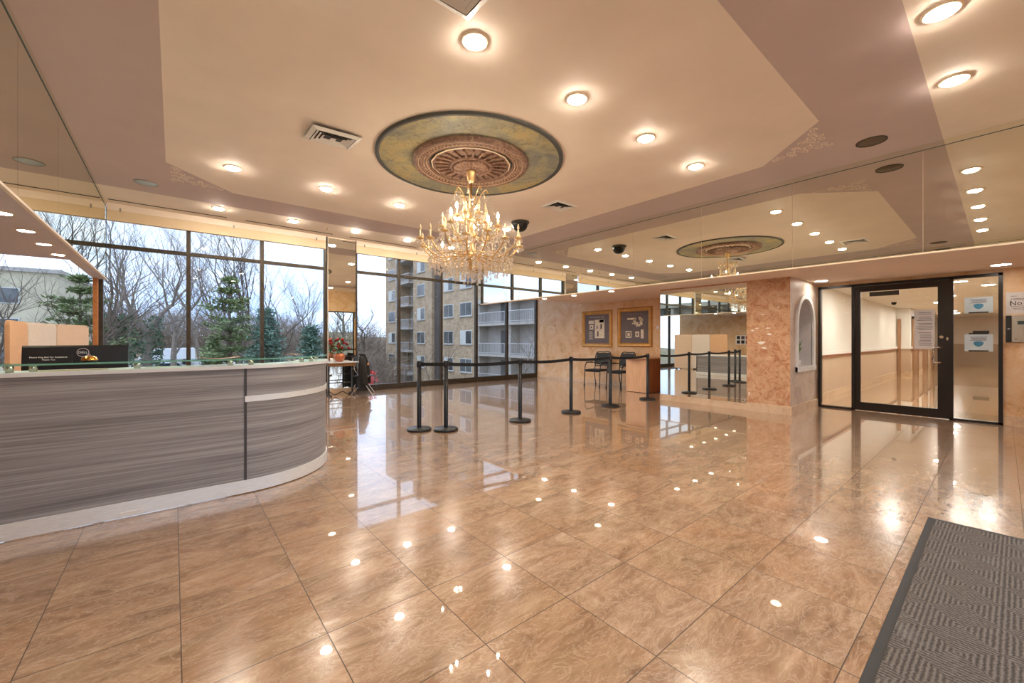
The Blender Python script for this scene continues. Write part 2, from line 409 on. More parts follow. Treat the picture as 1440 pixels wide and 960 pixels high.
# ---- ceiling with painted bands
mb = MB()
O = [(XL, .475), (XR, .475), (XR, 9.28), (XL, 9.28)]
x0, x1, y0, y1, ch = -.087, 6.55, 1.345, 8.40, .87
P = dict(a=(x0+ch, y0), b=(x1-ch, y0), c=(x1, y0+ch), d=(x1, y1-ch), e=(x1-ch, y1), f=(x0+ch, y1), g=(x0, y1-ch), h=(x0, y0+ch))
def face(pts, mi): mb.add([(x, y, ZC) for x, y in pts], [tuple(range(len(pts)))[::-1]], mi)
face([P[k] for k in 'abcdefgh'], 0)
for q in ([O[0], O[1], P['b'], P['a']], [O[1], P['c'], P['b']], [O[1], O[2], P['d'], P['c']], [O[2], P['e'], P['d']],
          [O[2], O[3], P['f'], P['e']], [O[3], P['g'], P['f']], [O[3], O[0], P['h'], P['g']], [O[0], P['a'], P['h']]): face(q, 1)
face([(XLW-.15, YE-.15), (XW+.15, YE-.15), (XW+.15, .475), (XLW-.15, .475)], 2)
face([(XLW-.15, 9.28), (XW+.15, 9.28), (XW+.15, YW+.1), (XLW-.15, YW+.1)], 2)
face([(XLW-.15, .475), (XL, .475), (XL, 9.28), (XLW-.15, 9.28)], 2)
face([(XR, .475), (XW+.15, .475), (XW+.15, 9.28), (XR, 9.28)], 2)
mb.box(XLW-.15, XW+.15, YE-.15, YW+.1, ZC+.012, ZC+.2, 2)
ceiling = struct('ceiling', mb, ['cream', 'mauve', 'cream_band'])
# painted scrolls in the four mauve corners
def spiral(mb, c, r, a0, turns, w, z, hand=1):
    n = int(14*turns)+6; pts = []
    for i in range(n+1):
        t = i/n; rr = r*(1-t)**.8+.004; a = a0+hand*turns*2*pi*t
        pts.append((c[0]+rr*cos(a), c[1]+rr*sin(a), w*(1-.5*t)))
    o = []; q = []
    for i, (x, y, ww) in enumerate(pts):
        x2, y2, _ = pts[min(i+1, n)]; x1_, y1_, _ = pts[max(i-1, 0)]
        dx, dy = x2-x1_, y2-y1_; L = math.hypot(dx, dy) or 1
        o.append((x-dy/L*ww, y+dx/L*ww)); q.append((x+dy/L*ww, y-dx/L*ww))
    mb.strip(o, q, z-.002, z)
def scroll(cx, cy, ang, name):
    # an acanthus-like triangle: two arms of spirals along the chamfer and one leaf towards the corner
    mb = MB()
    def T(u, v): return (cx+u*cos(ang)-v*sin(ang), cy+u*sin(ang)+v*cos(ang))
    k = 0
    for sgn in (-1, 1):
        for u, v, r, tn in ((.06, .20, .060, 1.3), (.12, .10, .066, 1.5), (.22, .05, .060, 1.5), (.33, .0, .050, 1.4), (.42, -.03, .042, 1.3), (.17, .20, .042, 1.2), (.27, .12, .038, 1.2), (.05, .32, .046, 1.3), (.08, .03, .04, 1.2)):
            spiral(mb, T(sgn*u, v), r, ang+(k*1.7), tn, .0075, ZC-.0006, sgn); k += 1
    spiral(mb, T(0, .40), .035, ang, 1.2, .007, ZC-.0006)
    return tag(mb.build(name, 'scroll', ceiling), 'pale painted scroll in a mauve corner')
s2 = .7071
for (a, b, ang) in ((P['b'], P['c'], R(-135)), (P['d'], P['e'], R(-45)), (P['f'], P['g'], R(45)), (P['h'], P['a'], R(135))):
    mx, my = (a[0]+b[0])/2, (a[1]+b[1])/2
    dx, dy = -sin(ang), cos(ang)
    scroll(mx+dx*.10, my+dy*.10, ang, 'painted_scroll')

# ---- window wall
mullX = {1: [-3.6, -2.34, -1.03, .23, 1.51, 2.84], 2: [3.53, 4.73, 6.04, 7.29, 8.52, 9.86]}
wn = 0
for sec in (1, 2):
    xs = mullX[sec]
    for i in range(5):
        wn += 1; a, b = xs[i], xs[i+1]
        w = empty('window_%d' % wn, (a, YW, 0), kind='structure')
        f = MB(); hw = .035
        ra = .0 if i else hw
        f.box((0 if i == 0 else hw), b-a-hw, -.05, .05, 0, .15)                              # bottom rail
        f.box((0 if i == 0 else hw), b-a-hw, -.07, -.05, 0, .04)
        f.box((0 if i == 0 else hw), b-a-hw, -.04, .04, 3.015, 3.085)                       # transom
        f.box(b-a-hw, b-a+hw, -.05, .05, 0, ZC)                                             # right mullion
        if i == 0: f.box(0, 2*hw, -.05, .05, .0, ZC)
        f.build('window_frame', 'bronze', w)
        for z0_, z1_ in ((.15, 3.015), (3.085, ZC)):
            MB().box((2*hw if i == 0 else hw), b-a-hw, -.004, .004, z0_, z1_).build('window_pane', 'window_glass', w)
# ---- mirrored pier between the two window sections
struct('wall_pier', MB().box(2.875, 3.53, 10.44, YW+.08, 0, ZC), 'cream')
tag(MB().box(2.88, 3.525, 10.424, 10.44, .13, ZC-.03).build('mirror_panel', 'mirror_clear'), 'narrow tall mirror panel on the pier between the two window sections, behind the red flowers', 'mirror')
struct('baseboard_pier', MB().box(2.875, 3.53, 10.415, 10.44, 0, .13), 'stone_skirt')
# ---- blind valances above the windows
for n_, (xa, xb, br, lab) in enumerate(((XL+.01, 2.82, (-.76, .98, 2.61), 'cream fabric window valance left of the mirrored pier, under the ceiling'),
                                   (3.55, XR-.005, (3.75, 5.2, 6.6), 'cream fabric window valance right of the mirrored pier, behind the chandelier'))):
    v = empty('window_valance', ((xa+xb)/2, 10.42, 3.51), label=lab, cat='valance')
    dx = -(xa+xb)/2
    MB().box(xa+dx, xb+dx, 0, .02, 0, .19).box(xa+dx, xb+dx, .02, .10, .0, .02).build('blind_fabric', 'valance', v)
    MB().box(xa+dx, xb+dx, -.01, .03, .19, .31).build('head_rail', 'cream_band', v)
    for q in br: MB().box(q+dx-.012, q+dx+.012, -.022, -.01, .17, .235).build('bracket', 'steel', v)
# ---- soffits (ceiling blocks) left and right, beams carrying the mirrors on to the windows
bt = .006
struct('ceiling_left', MB().box(XLW, XL-bt, YE, 8.22, ZS, ZC-.001).box(XL-.16, XL-bt, 8.22, 10.46, ZS, ZC-.001), 'mauve_lit')
struct('ceiling_right', MB().box(XR+bt, XW, YE, 8.22, ZS, ZC-.001).box(XR+bt, XR+.16, 8.22, 10.46, ZS, ZC-.001), 'pink')
struct('trim_1', MB().box(XL-.012, XL+.014, YE, 10.46, ZS-.004, ZS+.018), 'trim_cream')
struct('trim_2', MB().box(XR-.014, XR+.012, YE, 10.46, ZS-.004, ZS+.018), 'trim_cream')
struct('trim_3', MB().box(XL-bt, XL+.004, YE, 10.46, 3.752, ZC-.001), 'mirror')
struct('trim_4', MB().box(XR-.004, XR+bt, YE, 10.46, 3.752, ZC-.001), 'mirror')
struct('trim_8', MB().box(XL-bt, XL+.005, YE, 10.46, 3.744, 3.752).box(XL-bt, XL+.005, 10.456, 10.464, ZS+.018, 3.744), 'teal')
struct('trim_9', MB().box(XR-.005, XR+bt, YE, 10.46, 3.744, 3.752), 'teal')
def mirrors(X, ys, side, sgn):
    n = len(ys)-1
    for i in range(n):
        a, b = ys[i], ys[i+1]
        pos = ORD[n-1-i]
        tag(MB().box(X-(0 if sgn > 0 else bt), X+(bt if sgn > 0 else 0), a+.002, b-.002, ZS+.018, 3.744).build('mirror_panel', 'mirror'),
            'large frameless mirror panel high on the %s wall, %s counting from the windows' % (side, pos), 'mirror', 'mirror panels on the %s upper wall' % side)
mirrors(XR, [YE, -.77, .656, 2.089, 3.509, 4.934, 6.354, 7.775, 9.2, 10.455], 'right', 1)
mirrors(XL, [YE, .55, 2.03, 3.50, 4.98, 6.452, 8.429, 10.455], 'left', -1)
# ---- outer walls
mb = MB(); mb.box(XW, XW+.15, 2.345, YW+.08, 0, ZC).box(XW, XW+.15, YE, 0, 0, ZC).box(XW, XW+.15, 0, 2.345, 2.362, ZC)
struct('wall_right', mb, 'plaster')
struct('wall_left', MB().box(XLW-.15, XLW, YE, YW+.08, 0, ZC), 'plaster')
struct('baseboard_right', MB().box(XW-.012, XW, 4.85, YW-.05, 0, .10).box(XW-.02, XW, YE, -.005, 0, .15), 'stone_skirt')
struct('baseboard_left', MB().box(XLW, XLW+.012, YE, YW-.05, 0, .10), 'stone_skirt')
# entrance wall behind the viewpoint: plaster header over glass
struct('wall_back', MB().box(XLW-.15, XW+.15, YE-.15, YE, 2.8, ZC).box(XLW-.15, -.95, YE-.15, YE, 0, 2.8).box(7.4, XW+.15, YE-.15, YE, 0, 2.8), 'plaster')
for k, (a, b) in enumerate(((-.95, 1.1), (1.1, 3.2), (3.2, 5.3), (5.3, 7.4))):
    w = empty('window_%d' % (11+k), (a, YE-.07, 0), kind='structure')
    MB().box(0, b-a, -.04, .04, 0, .1).box(0, b-a, -.04, .04, 2.74, 2.8).box(0, .06, -.04, .04, .1, 2.74).box(b-a-.06, b-a, -.04, .04, .1, 2.74).build('window_frame', 'bronze', w)
    MB().box(.06, b-a-.06, -.004, .004, .1, 2.74).build('window_pane', 'window_glass', w)
# ---- pier with the lower mirror and the arched niche
XP, YP0, YP1, YP2 = 8.27, 2.37, 3.07, 4.83
def arch(xc, w, z0, zs, n=18):
    return [(xc-w, z0)]+[(xc-w*cos(pi*i/n), zs+w*1.0*sin(pi*i/n)) for i in range(n+1)]+[(xc+w, z0)]
nx, nw, nz0, nzs = 9.09, .46, .83, 1.62
mb = MB(); mb.box(XP, XW, YP0+.3, YP2, 0, ZS)
# niche face: solid around the arch
inner = arch(nx, nw, nz0, nzs); 
def ringface(y):
    L = [(XP, 0), (XP, ZS), (XW, ZS), (XW, 0)]
    pts = inner
    n = len(pts)
    left = [(XP, p[1]) for p in pts[:n//2+1]]; 
    for i in range(n//2):
        a, b = pts[i], pts[i+1]; mb.add([(XP, y, a[1]), (a[0], y, a[1]), (b[0], y, b[1]), (XP, y, b[1])], [(0, 1, 2, 3)], 1)
        a, b = pts[n-1-i], pts[n-2-i]; mb.add([(XW, y, a[1]), (a[0], y, a[1]), (b[0], y, b[1]), (XW, y, b[1])], [(3, 2, 1, 0)], 1)
    top = max(p[1] for p in pts)
    mb.add([(XP, y, top), (XW, y, top), (XW, y, ZS), (XP, y, ZS)], [(0, 1, 2, 3)], 1)
    mb.add([(XP, y, 0), (XW, y, 0), (XW, y, nz0), (XP, y, nz0)], [(0, 1, 2, 3)], 1)
ringface(YP0)
mb.add([(XP, YP0, 0), (XP, YP0+.3, 0), (XP, YP0+.3, ZS), (XP, YP0, ZS)], [(0, 1, 2, 3)], 0)
n = len(inner)
for i in range(n-1):
    a, b = inner[i], inner[i+1]; mb.add([(a[0], YP0, a[1]), (b[0], YP0, b[1]), (b[0], YP0+.28, b[1]), (a[0], YP0+.28, a[1])], [(0, 1, 2, 3)], 2)
mb.add([(inner[0][0], YP0, nz0), (inner[-1][0], YP0, nz0), (inner[-1][0], YP0+.28, nz0), (inner[0][0], YP0+.28, nz0)], [(0, 1, 2, 3)], 2)
mb.add([(x, YP0+.28, z) for x, z in inner], [tuple(range(n))], 2)
pier = struct('wall_niche', mb, ['plaster_pier', 'plaster_grey', 'lining_grey'])
# moulded white arch surround
mb = MB(); o = arch(nx, nw+.085, nz0-.09, nzs)
def sweep(y0, y1):
    n = len(inner)
    v = [(x, y, z) for y in (y0, y1) for pl in (o, inner) for x, z in pl]
    f = []
    for i in range(n-1):
        f += [(i, i+1, n+i+1, n+i), (i+1, i, 2*n+i, 2*n+i+1), (n+i, n+i+1, 3*n+i+1, 3*n+i)]
    mb.add(v, f)
sweep(YP0-.035, YP0+.01)
mb.box(nx-nw-.085, nx+nw+.085, YP0-.05, YP0+.02, nz0-.09, nz0)
tag(mb.build('arch_surround', 'white', pier), 'white moulded arch around the niche')
# bare patches where the plaster has chipped
def blob(mb, y, z, w, h, seed):
    r_ = random.Random(seed); pts = [(y+w*cos(2*pi*k/11)*r_.uniform(.45, 1.1), z+h*sin(2*pi*k/11)*r_.uniform(.4, 1.1)) for k in range(11)]
    mb.prismX(pts, XP-.003, XP+.002)
mb = MB()
for i, (y, z, w, h) in enumerate(((2.82, 1.27, .075, .035), (2.78, 1.17, .06, .022), (2.70, 1.42, .05, .025), (2.72, 1.53, .045, .015), (2.90, 1.53, .05, .014), (2.97, 1.49, .03, .02), (2.8, 1.78, .04, .012), (2.55, 1.9, .03, .01), (3.03, .32, .02, .05))): blob(mb, y, z, w, h, i)
tag(mb.build('bare_patches', 'patch', pier), 'chipped bare white plaster patches')
tag(MB().box(XP-.008, XP, YP1, YP2, .13, ZS-.03).build('mirror_panel', 'mirror_clear'), 'floor-level mirror panel on the plaster pier beside the pale wooden desk', 'mirror')
mb = MB().box(XP-.03, XP, YP0-.03, YP1, 0, .15).box(XP-.03, XP, YP1, YP2, 0, .125).box(XP+.0005, XW-.02, YP0-.03, YP0, 0, .15)
struct('baseboard_niche', mb, 'stone_skirt')
# little plant in the niche
pl = empty('potted_plant', (9.17, YP0+.14, nz0), label='small spiky green plant standing in the arched niche', cat='plant')
MB().lathe([(.03, 0), (.045, .01), (.055, .09), (.05, .095), (.0001, .09)], n=14).build('pot', 'white', pl)
mb = MB()
for i in range(34):
    a = rnd.uniform(0, 2*pi); l = rnd.uniform(.25, .5); t = rnd.uniform(.1, .6)
    p0 = Vector((0, 0, .08)); d = Vector((cos(a)*t, sin(a)*t*.25, 1)).normalized(); p1 = p0+d*l*.6; p2 = p0+d*l+Vector((cos(a), sin(a)*.15, -.5))*l*.25
    mb.tube([p0, p1, p2], [.006, .008, .001], 4)
mb.build('leaves', 'leaf', pl)

# ---- glazed doors to the hall (X = 9.88)
D = empty('door_1', (XW, 0, 0), kind='structure')
mb = MB()
for ya, yb in ((0, .046), (2.30, 2.345), (.52, .565), (1.785, 1.825)): mb.box(-.05, .06, ya, yb, 0, 2.36)
mb.box(-.05, .06, 0, 2.345, 2.315, 2.36).box(-.05, .06, 0, .565, 0, .035).box(-.05, .06, 1.785, 2.345, 0, .035)
mb.build('door_frame', 'door_black', D)
MB().box(0, .008, .046, .52, .035, 2.315).build('glass_sidelight', 'door_glass', D)
MB().box(0, .008, 1.825, 2.30, .035, 2.315).build('glass_sidelight', 'door_glass', D)
lf = MB().box(-.03, .03, .565, .70, .01, 2.31).box(-.03, .03, 1.70, 1.782, .01, 2.31).box(-.03, .03, .70, 1.70, .01, .16).box(-.03, .03, .70, 1.70, 2.21, 2.31).build('door_leaf', 'door_black', D)
MB().box(-.004, .004, .70, 1.70, .16, 2.21).build('glass_pane', 'door_glass', lf)
hm = MB(); hm.tube([(-.03, .66, 1.19), (-.075, .68, 1.19), (-.085, .74, 1.19), (-.085, .75, 1.15), (-.085, .75, .98), (-.085, .74, .94), (-.075, .68, .94), (-.03, .66, .94)], .016, 10)
hm.build('pull_handle', 'chrome', lf)
MB().prismX([(.655+.026*cos(2*pi*k/16), 1.365+.026*sin(2*pi*k/16)) for k in range(16)], -.04, -.03).build('lock_cylinder', 'chrome', lf)
MB().box(-.045, -.03, .575, .60, 1.31, 1.36).build('lock_plate', 'chrome', lf)
MB().box(.03, .07, 1.18, 1.58, 2.12, 2.20).build('door_closer', 'grey_gloss', lf)

def sheet(name, X, ya, yb, za, zb, m, label, cat, group=None, t=.0015):
    o = MB().box(0, t, -(yb-ya)/2, (yb-ya)/2, -(zb-za)/2, (zb-za)/2).build(name, m); o.location = (X, (ya+yb)/2, (za+zb)/2)
    return tag(o, label, cat, group)
# text page on the door leaf
pg = sheet('notice_sheet', XW-.0075, .735, .985, 1.16, 1.83, 'paper', 'tall white page of typed text taped inside the glass door leaf', 'notice')
pg.scale = (1, 1, 1)
mb = MB()
for k in range(22):
    if k in (2, 6, 12): continue
    z = .29-k*.0265; w = rnd.uniform(.08, .105)
    mb.box(-.0006, 0, -w, w*rnd.uniform(.6, 1), z-.005, z+.004)
mb.build('typed_lines', 'ink', pg)
# two mask posters on the right sidelight
for k, (za, zb, lab) in enumerate(((1.745, 2.0, 'upper pale blue poster with a blue face mask on the right sidelight'), (1.135, 1.41, 'lower pale blue poster with a blue face mask on the right sidelight'))):
    p = sheet('mask_poster', XW-.0025, .10, .40, za, zb, 'paper_blue', lab, 'poster')
    mb = MB(); mk = [(.055, .02), (.03, .035), (0, .038), (-.03, .035), (-.055, .02), (-.045, -.02), (-.02, -.045), (0, -.05), (.02, -.045), (.045, -.02)]
    mb.prismX([(y, z-.015) for y, z in mk], -.0006, 0); mb.build('face_mask', 'mask_blue', p)
    mb = MB()
    for q in range(4): mb.box(-.0006, 0, -.09+.01*(q % 2), .09-.012*(q % 3), .085-q*.017, .093-q*.017)
    mb.build('printed_lines', 'ink', p)
    for z_ in ((-.118,) if k == 0 else (.145, -.13)):
        MB().box(-.001, 0, -.105, .105, z_-.01, z_+.01).build('black_tape', 'dark_ink', p)
# sign and intercom on the wall right of the doors
s = sheet('notice_sign', XW-.004, -.36, -.03, 1.72, 2.045, 'paper', 'white paper notice on the plaster wall above the intercom', 'sign', t=.004)
mb = MB()
for ya, yb, za, zb in ((.06, .12, .1, .106), (-.15, .118, .062, .067), (-.15, .118, -.055, -.05), (.113, .118, -.055, .067), (-.15, .1, -.085, -.079), (-.15, .09, -.105, -.1), (-.02, .10, .045, .051)): mb.box(-.0008, 0, ya, yb, za, zb)
mb.build('printed_lines', 'dark_ink', s)
text('lettering', 'No', .095, 'dark_ink', s, (-.001, .072, -.008), (pi/2, 0, -pi/2))
ic = empty('intercom', (XW-.001, -.2, 1.28), label='grey wall intercom panel with a dark display right of the glass doors', cat='intercom')
MB().box(-.05, 0, -.13, .115, 0, .41).build('housing', 'panel_grey', ic, bevel=.006)
MB().box(-.053, -.05, -.1, .06, .27, .325).build('display', 'teal', ic)
mb = MB()
for r_ in range(4):
    for c_ in range(3): mb.box(-.054, -.05, -.01-.03*c_, .012-.03*c_, .11+.033*r_, .132+.033*r_)
mb.build('keypad', 'steel', ic)
MB().box(-.052, -.05, .06, .09, .045, .055).build('logo_plate', 'ink', ic)
cr = empty('card_reader', (XW-.001, -.055, 1.28), label='black card reader between the door frame and the intercom', cat='card reader')
MB().box(-.04, 0, -.026, .03, 0, .41).build('housing', 'black', cr, bevel=.004)
MB().box(-.042, -.04, -.012, .012, .2, .212).build('indicator_light', 'white', cr)
tag(MB().box(XW-.008, XW, 5.82, 5.88, 1.61, 1.69).build('wall_switch', 'white', bevel=.002), 'small white switch plate on the plaster right of the framed pictures', 'switch')

# ---- hall beyond the doors
struct('wall_hall_left', MB().box(XW+.15, 21.2, 2.58, 2.7, 0, 2.5).box(21, 32, 2.2, 2.7, 0, 2.5), 'white_wall')
struct('trim_5', MB().box(XW+.15, 21, 2.56, 2.58, .13, .98).box(20.985, 21, 2.2, 2.56, .13, .98).box(21, 32, 2.18, 2.2, .13, .98), 'beige_wall')
struct('trim_6', MB().box(XW+.15, 21, 2.535, 2.585, .98, 1.06).box(20.955, 21, 2.155, 2.535, .98, 1.06).box(21, 31.9, 2.155, 2.2, .98, 1.06), 'white_wall')
struct('baseboard_hall', MB().box(XW+.15, 21, 2.55, 2.58, 0, .13).box(20.97, 21, 2.17, 2.55, 0, .13).box(21, 31.9, 2.17, 2.2, 0, .13), 'stone_skirt')
struct('trim_10', MB().box(XW+.15, 21, 2.50, 2.56, .935, .98).box(21, 31.9, 2.12, 2.18, .935, .98), 'cherry')
struct('trim_7', MB().box(20.94, 20.985, 2.44, 2.54, .0, 2.1), 'elevator')
struct('wall_hall_far', MB().box(32, 32.15, -5.2, 4.6, 1.1, 2.5, 0).box(31.97, 32.15, -5.2, 4.6, .0, 1.1, 1), ['cream_band', 'beige_wall'])
struct('wall_hall_right', MB().box(14, 33, -5.15, -5.0, 0, 2.5).box(XW+.15, 14, -1.35, -1.2, 0, 2.5).box(13.9, 14, -5.1, -1.3, 0, 2.5), 'white_wall')
struct('ceiling_hall', MB().box(XW+.15, 33, -5.2, 4.6, 2.5, 2.6), 'white_wall')
for i, (x, lab) in enumerate(((21.95, 'nearest tan hall door behind the glass doors'), (25., 'second tan hall door along the hall wall'), (28., 'farthest tan hall door along the hall wall'))):
    d = empty('hall_door', (x, 2.15, 0), label=lab, cat='door', group='doors along the hall')
    MB().box(-.62, -.52, -.04, .03, 0, 2.2).box(.52, .62, -.04, .03, 0, 2.2).box(-.62, .62, -.04, .03, 2.1, 2.2).build('door_frame', 'elevator', d)
    l = MB().box(-.52, .52, -.012, .02, .0, 2.1).build('door_leaf', 'elevator', d)
    MB().box(.36, .46, -.035, -.012, .98, 1.12).build('door_lock', 'dark_ink', l)
tag(MB().box(31.9, 31.99, .45, 1.0, 1.62, 1.78).build('door_plate', 'grey_gloss'), 'small dark plate on the far hall wall', 'sign')
tag(MB().lathe([(.0001, -.09), (.04, -.08), (.06, -.045), (.065, 0), (.0001, 0)], 17.5, 2.2, 16, z0=2.5).build('hall_dome_camera', 'black'), 'small black dome camera on the hall ceiling', 'camera')
k = 0
for x, y in ((11.6, 1.5), (13.4, .2), (12.2, .55), (16.0, .9), (18.5, 1.3), (20.5, 1.3), (22.5, 1.3), (24.5, 1.3), (26.5, 1.3), (21, -1.2), (25, -1.6), (29, -1.6), (17., -2.5)):
    big = k in (0, 1, 3, 9, 10, 11)
    t = empty('hall_ceiling_light', (x, y, 2.5), label='round recessed light in the hall ceiling behind the glass doors', cat='ceiling light', group='hall ceiling lights')
    r_ = .10
    MB().lathe([(r_+.03, 0), (r_+.03, -.008), (r_, -.012), (r_, 0)], n=20).build('trim_ring', 'white', t)
    MB().lathe([(r_-.002, -.002), (r_-.004, -.01), (.0001, -.012)], n=20).build('lamp_lens', 'hall_lamp', t); k += 1

# ------------------------------------------------------------------ ceiling fixtures
def downlight(x, y, label, group, first=[]):
    if not first:
        t = empty('ceiling_downlight', (x, y, ZC), label=label, cat='ceiling light', group=group)
        MB().lathe([(.118, 0), (.118, -.006), (.105, -.013), (.088, -.012), (.085, -.004), (.085, 0)], n=32).build('trim_ring', 'trim_cream', t)
        MB().lathe([(.080, -.001), (.079, -.016), (.07, -.027), (.045, -.034), (.0001, -.037)], n=28).build('lamp_bulb', 'bulb', t)
        first.append(t); return t
    return dup(first[0], (x, y, ZC), label=label, group=group)
cols = [.66, 1.94, 3.22, 4.50, 5.78]
rows = [(.30, 'round ceiling downlight in the cream band nearest the entrance, %s from the right', 'entrance'), (2.825, 'round ceiling downlight between the medallion and the entrance, %s of five from the left', 'near'),
        (7.15, 'round ceiling downlight on the tray beyond the medallion, %s of five from the left', 'far'), (9.53, 'round ceiling downlight in the cream band nearest the windows, %s of five from the left', 'window')]
for y, lab, g in rows:
    for i, x in enumerate(cols):
        downlight(x, y, lab % ORD[4-i if g == 'entrance' else i], 'ceiling downlights in the %s row' % g)
def soffit_light(x, y, label, group, r_=.06, m='bulb_soffit'):
    t = empty('soffit_light', (x, y, ZS), label=label, cat='ceiling light', group=group)
    MB().lathe([(r_+.022, 0), (r_+.022, -.006), (r_, -.010), (r_, 0)], n=24).build('trim_ring', 'trim_cream', t)
    MB().lathe([(r_-.002, -.001), (r_-.004, -.008), (.0001, -.013)], n=24).build('lamp_lens', m, t)
ys = [7.78, 7.03, 6.28, 5.53, 4.78, 4.03]
for i, y in enumerate(ys): soffit_light(-1.145, y, 'small warm spotlight under the left soffit above the reception, %s counting from the windows' % ORD[i], 'left soffit spotlights')
for i, y in enumerate((7.82, 6.78, 5.66)): soffit_light(7.62, y, 'small warm spotlight under the right soffit edge, %s counting from the windows' % ORD[i], 'right soffit spotlights')
soffit_light(9.3, 2.17, 'flat round white light in the soffit beside the arched niche', 'door lights', .1, 'bulb_flat')
soffit_light(9.3, .02, 'flat round white light in the soffit above the right sidelight', 'door lights', .1, 'bulb_flat')
0 and soffit_light(8.75, 6.1, 'flat round white light in the soffit above the wooden desk', 'door lights', .09, 'bulb_flat')
0 and soffit_light(8.75, 7.6, 'flat round white light in the soffit above the framed pictures', 'door lights', .09, 'bulb_flat')
# speakers
for x, y, lab, pale in ((6.77, 1.06, 'round brown ceiling speaker near the right mirror wall', 0), (-.34, 8.73, 'round pale ceiling speaker at the left beside the mirror wall', 1), (6.8, 8.73, 'round ceiling speaker at the far right corner of the mauve band', 1), (-.34, 1.06, 'round ceiling speaker at the near left corner of the mauve band', 0)):
    t = empty('ceiling_speaker', (x, y, ZC), label=lab, cat='speaker')
    MB().lathe([(.155, 0), (.155, -.008), (.14, -.01), (.138, 0)], n=32).build('rim', 'speaker_ring' if not pale else 'steel', t)
    MB().lathe([(.139, -.001), (.139, -.006), (.0001, -.007)], n=32).build('grille', 'speaker' if not pale else 'speaker_pale', t)
# air diffusers
def vent(cx, cy, w, d, label, drop=0, tilt=0):
    t = empty('ceiling_vent', (cx, cy, ZC-drop), label=label, cat='air vent'); t.rotation_euler = (tilt, -tilt, 0)
    mb = MB()
    def ring(a, b, za, zb, w0, mi=0):
        v = [(sx*a, sy*b, za) for sx, sy in ((-1, -1), (1, -1), (1, 1), (-1, 1))]+[(sx*(a-w0), sy*(b-w0), zb) for sx, sy in ((-1, -1), (1, -1), (1, 1), (-1, 1))]
        vb = [(x, y, z+.006) for x, y, z in v]
        mb.add(v+vb, [(k, (k+1) % 4, 4+(k+1) % 4, 4+k) for k in range(4)]+[(8+k, 12+k, 12+(k+1) % 4, 8+(k+1) % 4) for k in range(4)], mi)
    MB().box(-w/2+.02, w/2-.02, -d/2+.02, d/2-.02, -.004, 0).build('backing', 'grey_gloss', t)
    ring(w/2, d/2, -.001, -.022, .05); mb.build('frame', 'white', t)
    for k in range(1, 5):
        mb = MB(); a = w/2-.05-k*.042; b = d/2-.05-k*.042
        if b < .03: break
        ring(a+.03, b+.03, -.024, -.008, .03); mb.build('louver_ring', 'white', t)
    MB().box(-max(.03, w/2-.26), max(.03, w/2-.26), -max(.03, d/2-.26), max(.03, d/2-.26), -.02, -.012).build('centre_plate', 'white', t)
vent(1.50, 5.25, .56, .46, 'white louvred ceiling vent hanging slightly loose left of the medallion', .03, R(2.5))
vent(1.50, 2.41, .56, .54, 'white louvred ceiling vent cut off by the top of the picture')
vent(5.55, 5.30, .56, .46, 'white louvred ceiling vent right of the medallion near the dome camera')
# linear slot diffusers
for xa, xb, n_ in ((-.9, .83, 0), (1.16, 2.90, 1), (3.30, 5.05, 2), (5.4, 7.2, 3)):
    tag(MB().box(xa, xb, 10.13, 10.17, ZC-.004, ZC+.02).build('ceiling_slot_vent', 'dark_ink'), 'thin dark slot air diffuser in the ceiling along the windows, %s from the left' % ORD[n_], 'air vent', 'slot diffusers along the windows')
# dome camera
t = empty('dome_camera', (5.66, 6.55, ZC), label='black dome security camera on the ceiling right of the chandelier', cat='camera')
MB().lathe([(.19, 0), (.195, -.02), (.185, -.04), (.17, -.045), (.0001, -.04)], n=32).build('mount', 'grey_gloss', t)
MB().lathe([(.165, -.043), (.16, -.09), (.135, -.15), (.08, -.195), (.0001, -.21)], n=32).build('dome', 'black', t)
# small sprinkler by the slots
tag(MB().lathe([(.0001, -.05), (.02, -.05), (.022, -.045), (.01, -.04), (.012, -.01), (.03, -.006), (.03, .02)], 2.62, 9.6, 14, z0=ZC).build('ceiling_sprinkler', 'chrome'), 'small chrome sprinkler head in the cream band by the windows', 'sprinkler')

# ------------------------------------------------------------------ medallion + chandelier
CX, CY = 3.22, 4.78
t = empty('ceiling_medallion', (CX, CY, ZC), label='large round ceiling medallion with gold green disc and carved rose centre', cat='ceiling medallion')
MB().lathe([(1.235, -.002), (1.235, -.02), (.70, -.02)], n=96, smooth=False).build('painted_disc', 'patina', t)
MB().lathe([(1.285, 0), (1.285, -.026), (1.232, -.026), (1.232, 0)], n=96).build('outer_rim', 'patina_rim', t)
MB().lathe([(.80, -.018), (.80, -.05), (.785, -.075), (.76, -.08), (.75, -.065), (.735, -.075), (.72, -.06), (.61, -.055), (.60, -.07), (.585, -.06), (.58, -.024)], n=96, cap=False).build('carved_ring', 'rose', t)
mb = MB(); pts = 16
mb2 = MB()
for k in range(72):
    a = 2*pi*k/72
    for r_, d_ in ((.655, .016), (.69, .010)):
        a2 = a+(pi/72 if d_ < .012 else 0); mb2.lathe([(.0001, -.012), (d_*.8, -.008), (d_, 0)], r_*cos(a2), r_*sin(a2), 6, z0=-.060, cap=False)
mb2.lathe([(.735, -.07), (.728, -.082), (.72, -.07)], n=72, cap=False).lathe([(.625, -.055), (.618, -.07), (.61, -.055)], n=72, cap=False)
mb2.build('ornament_band', 'rose_pale', t)
MB().lathe([(.585, -.022), (.0001, -.024)], n=48).build('dark_recess', 'patina_rim', t)
mb.lathe([(.53, -.025), (.555, -.055), (.54, -.062)], n=16, smooth=False, mi=1, cap=False)
mb.lathe([(.54, -.061), (.525, -.056), (.30, -.05)], n=16, smooth=False, cap=False)
mb.build('star_plate', ['rose', 'trim_cream'], t)
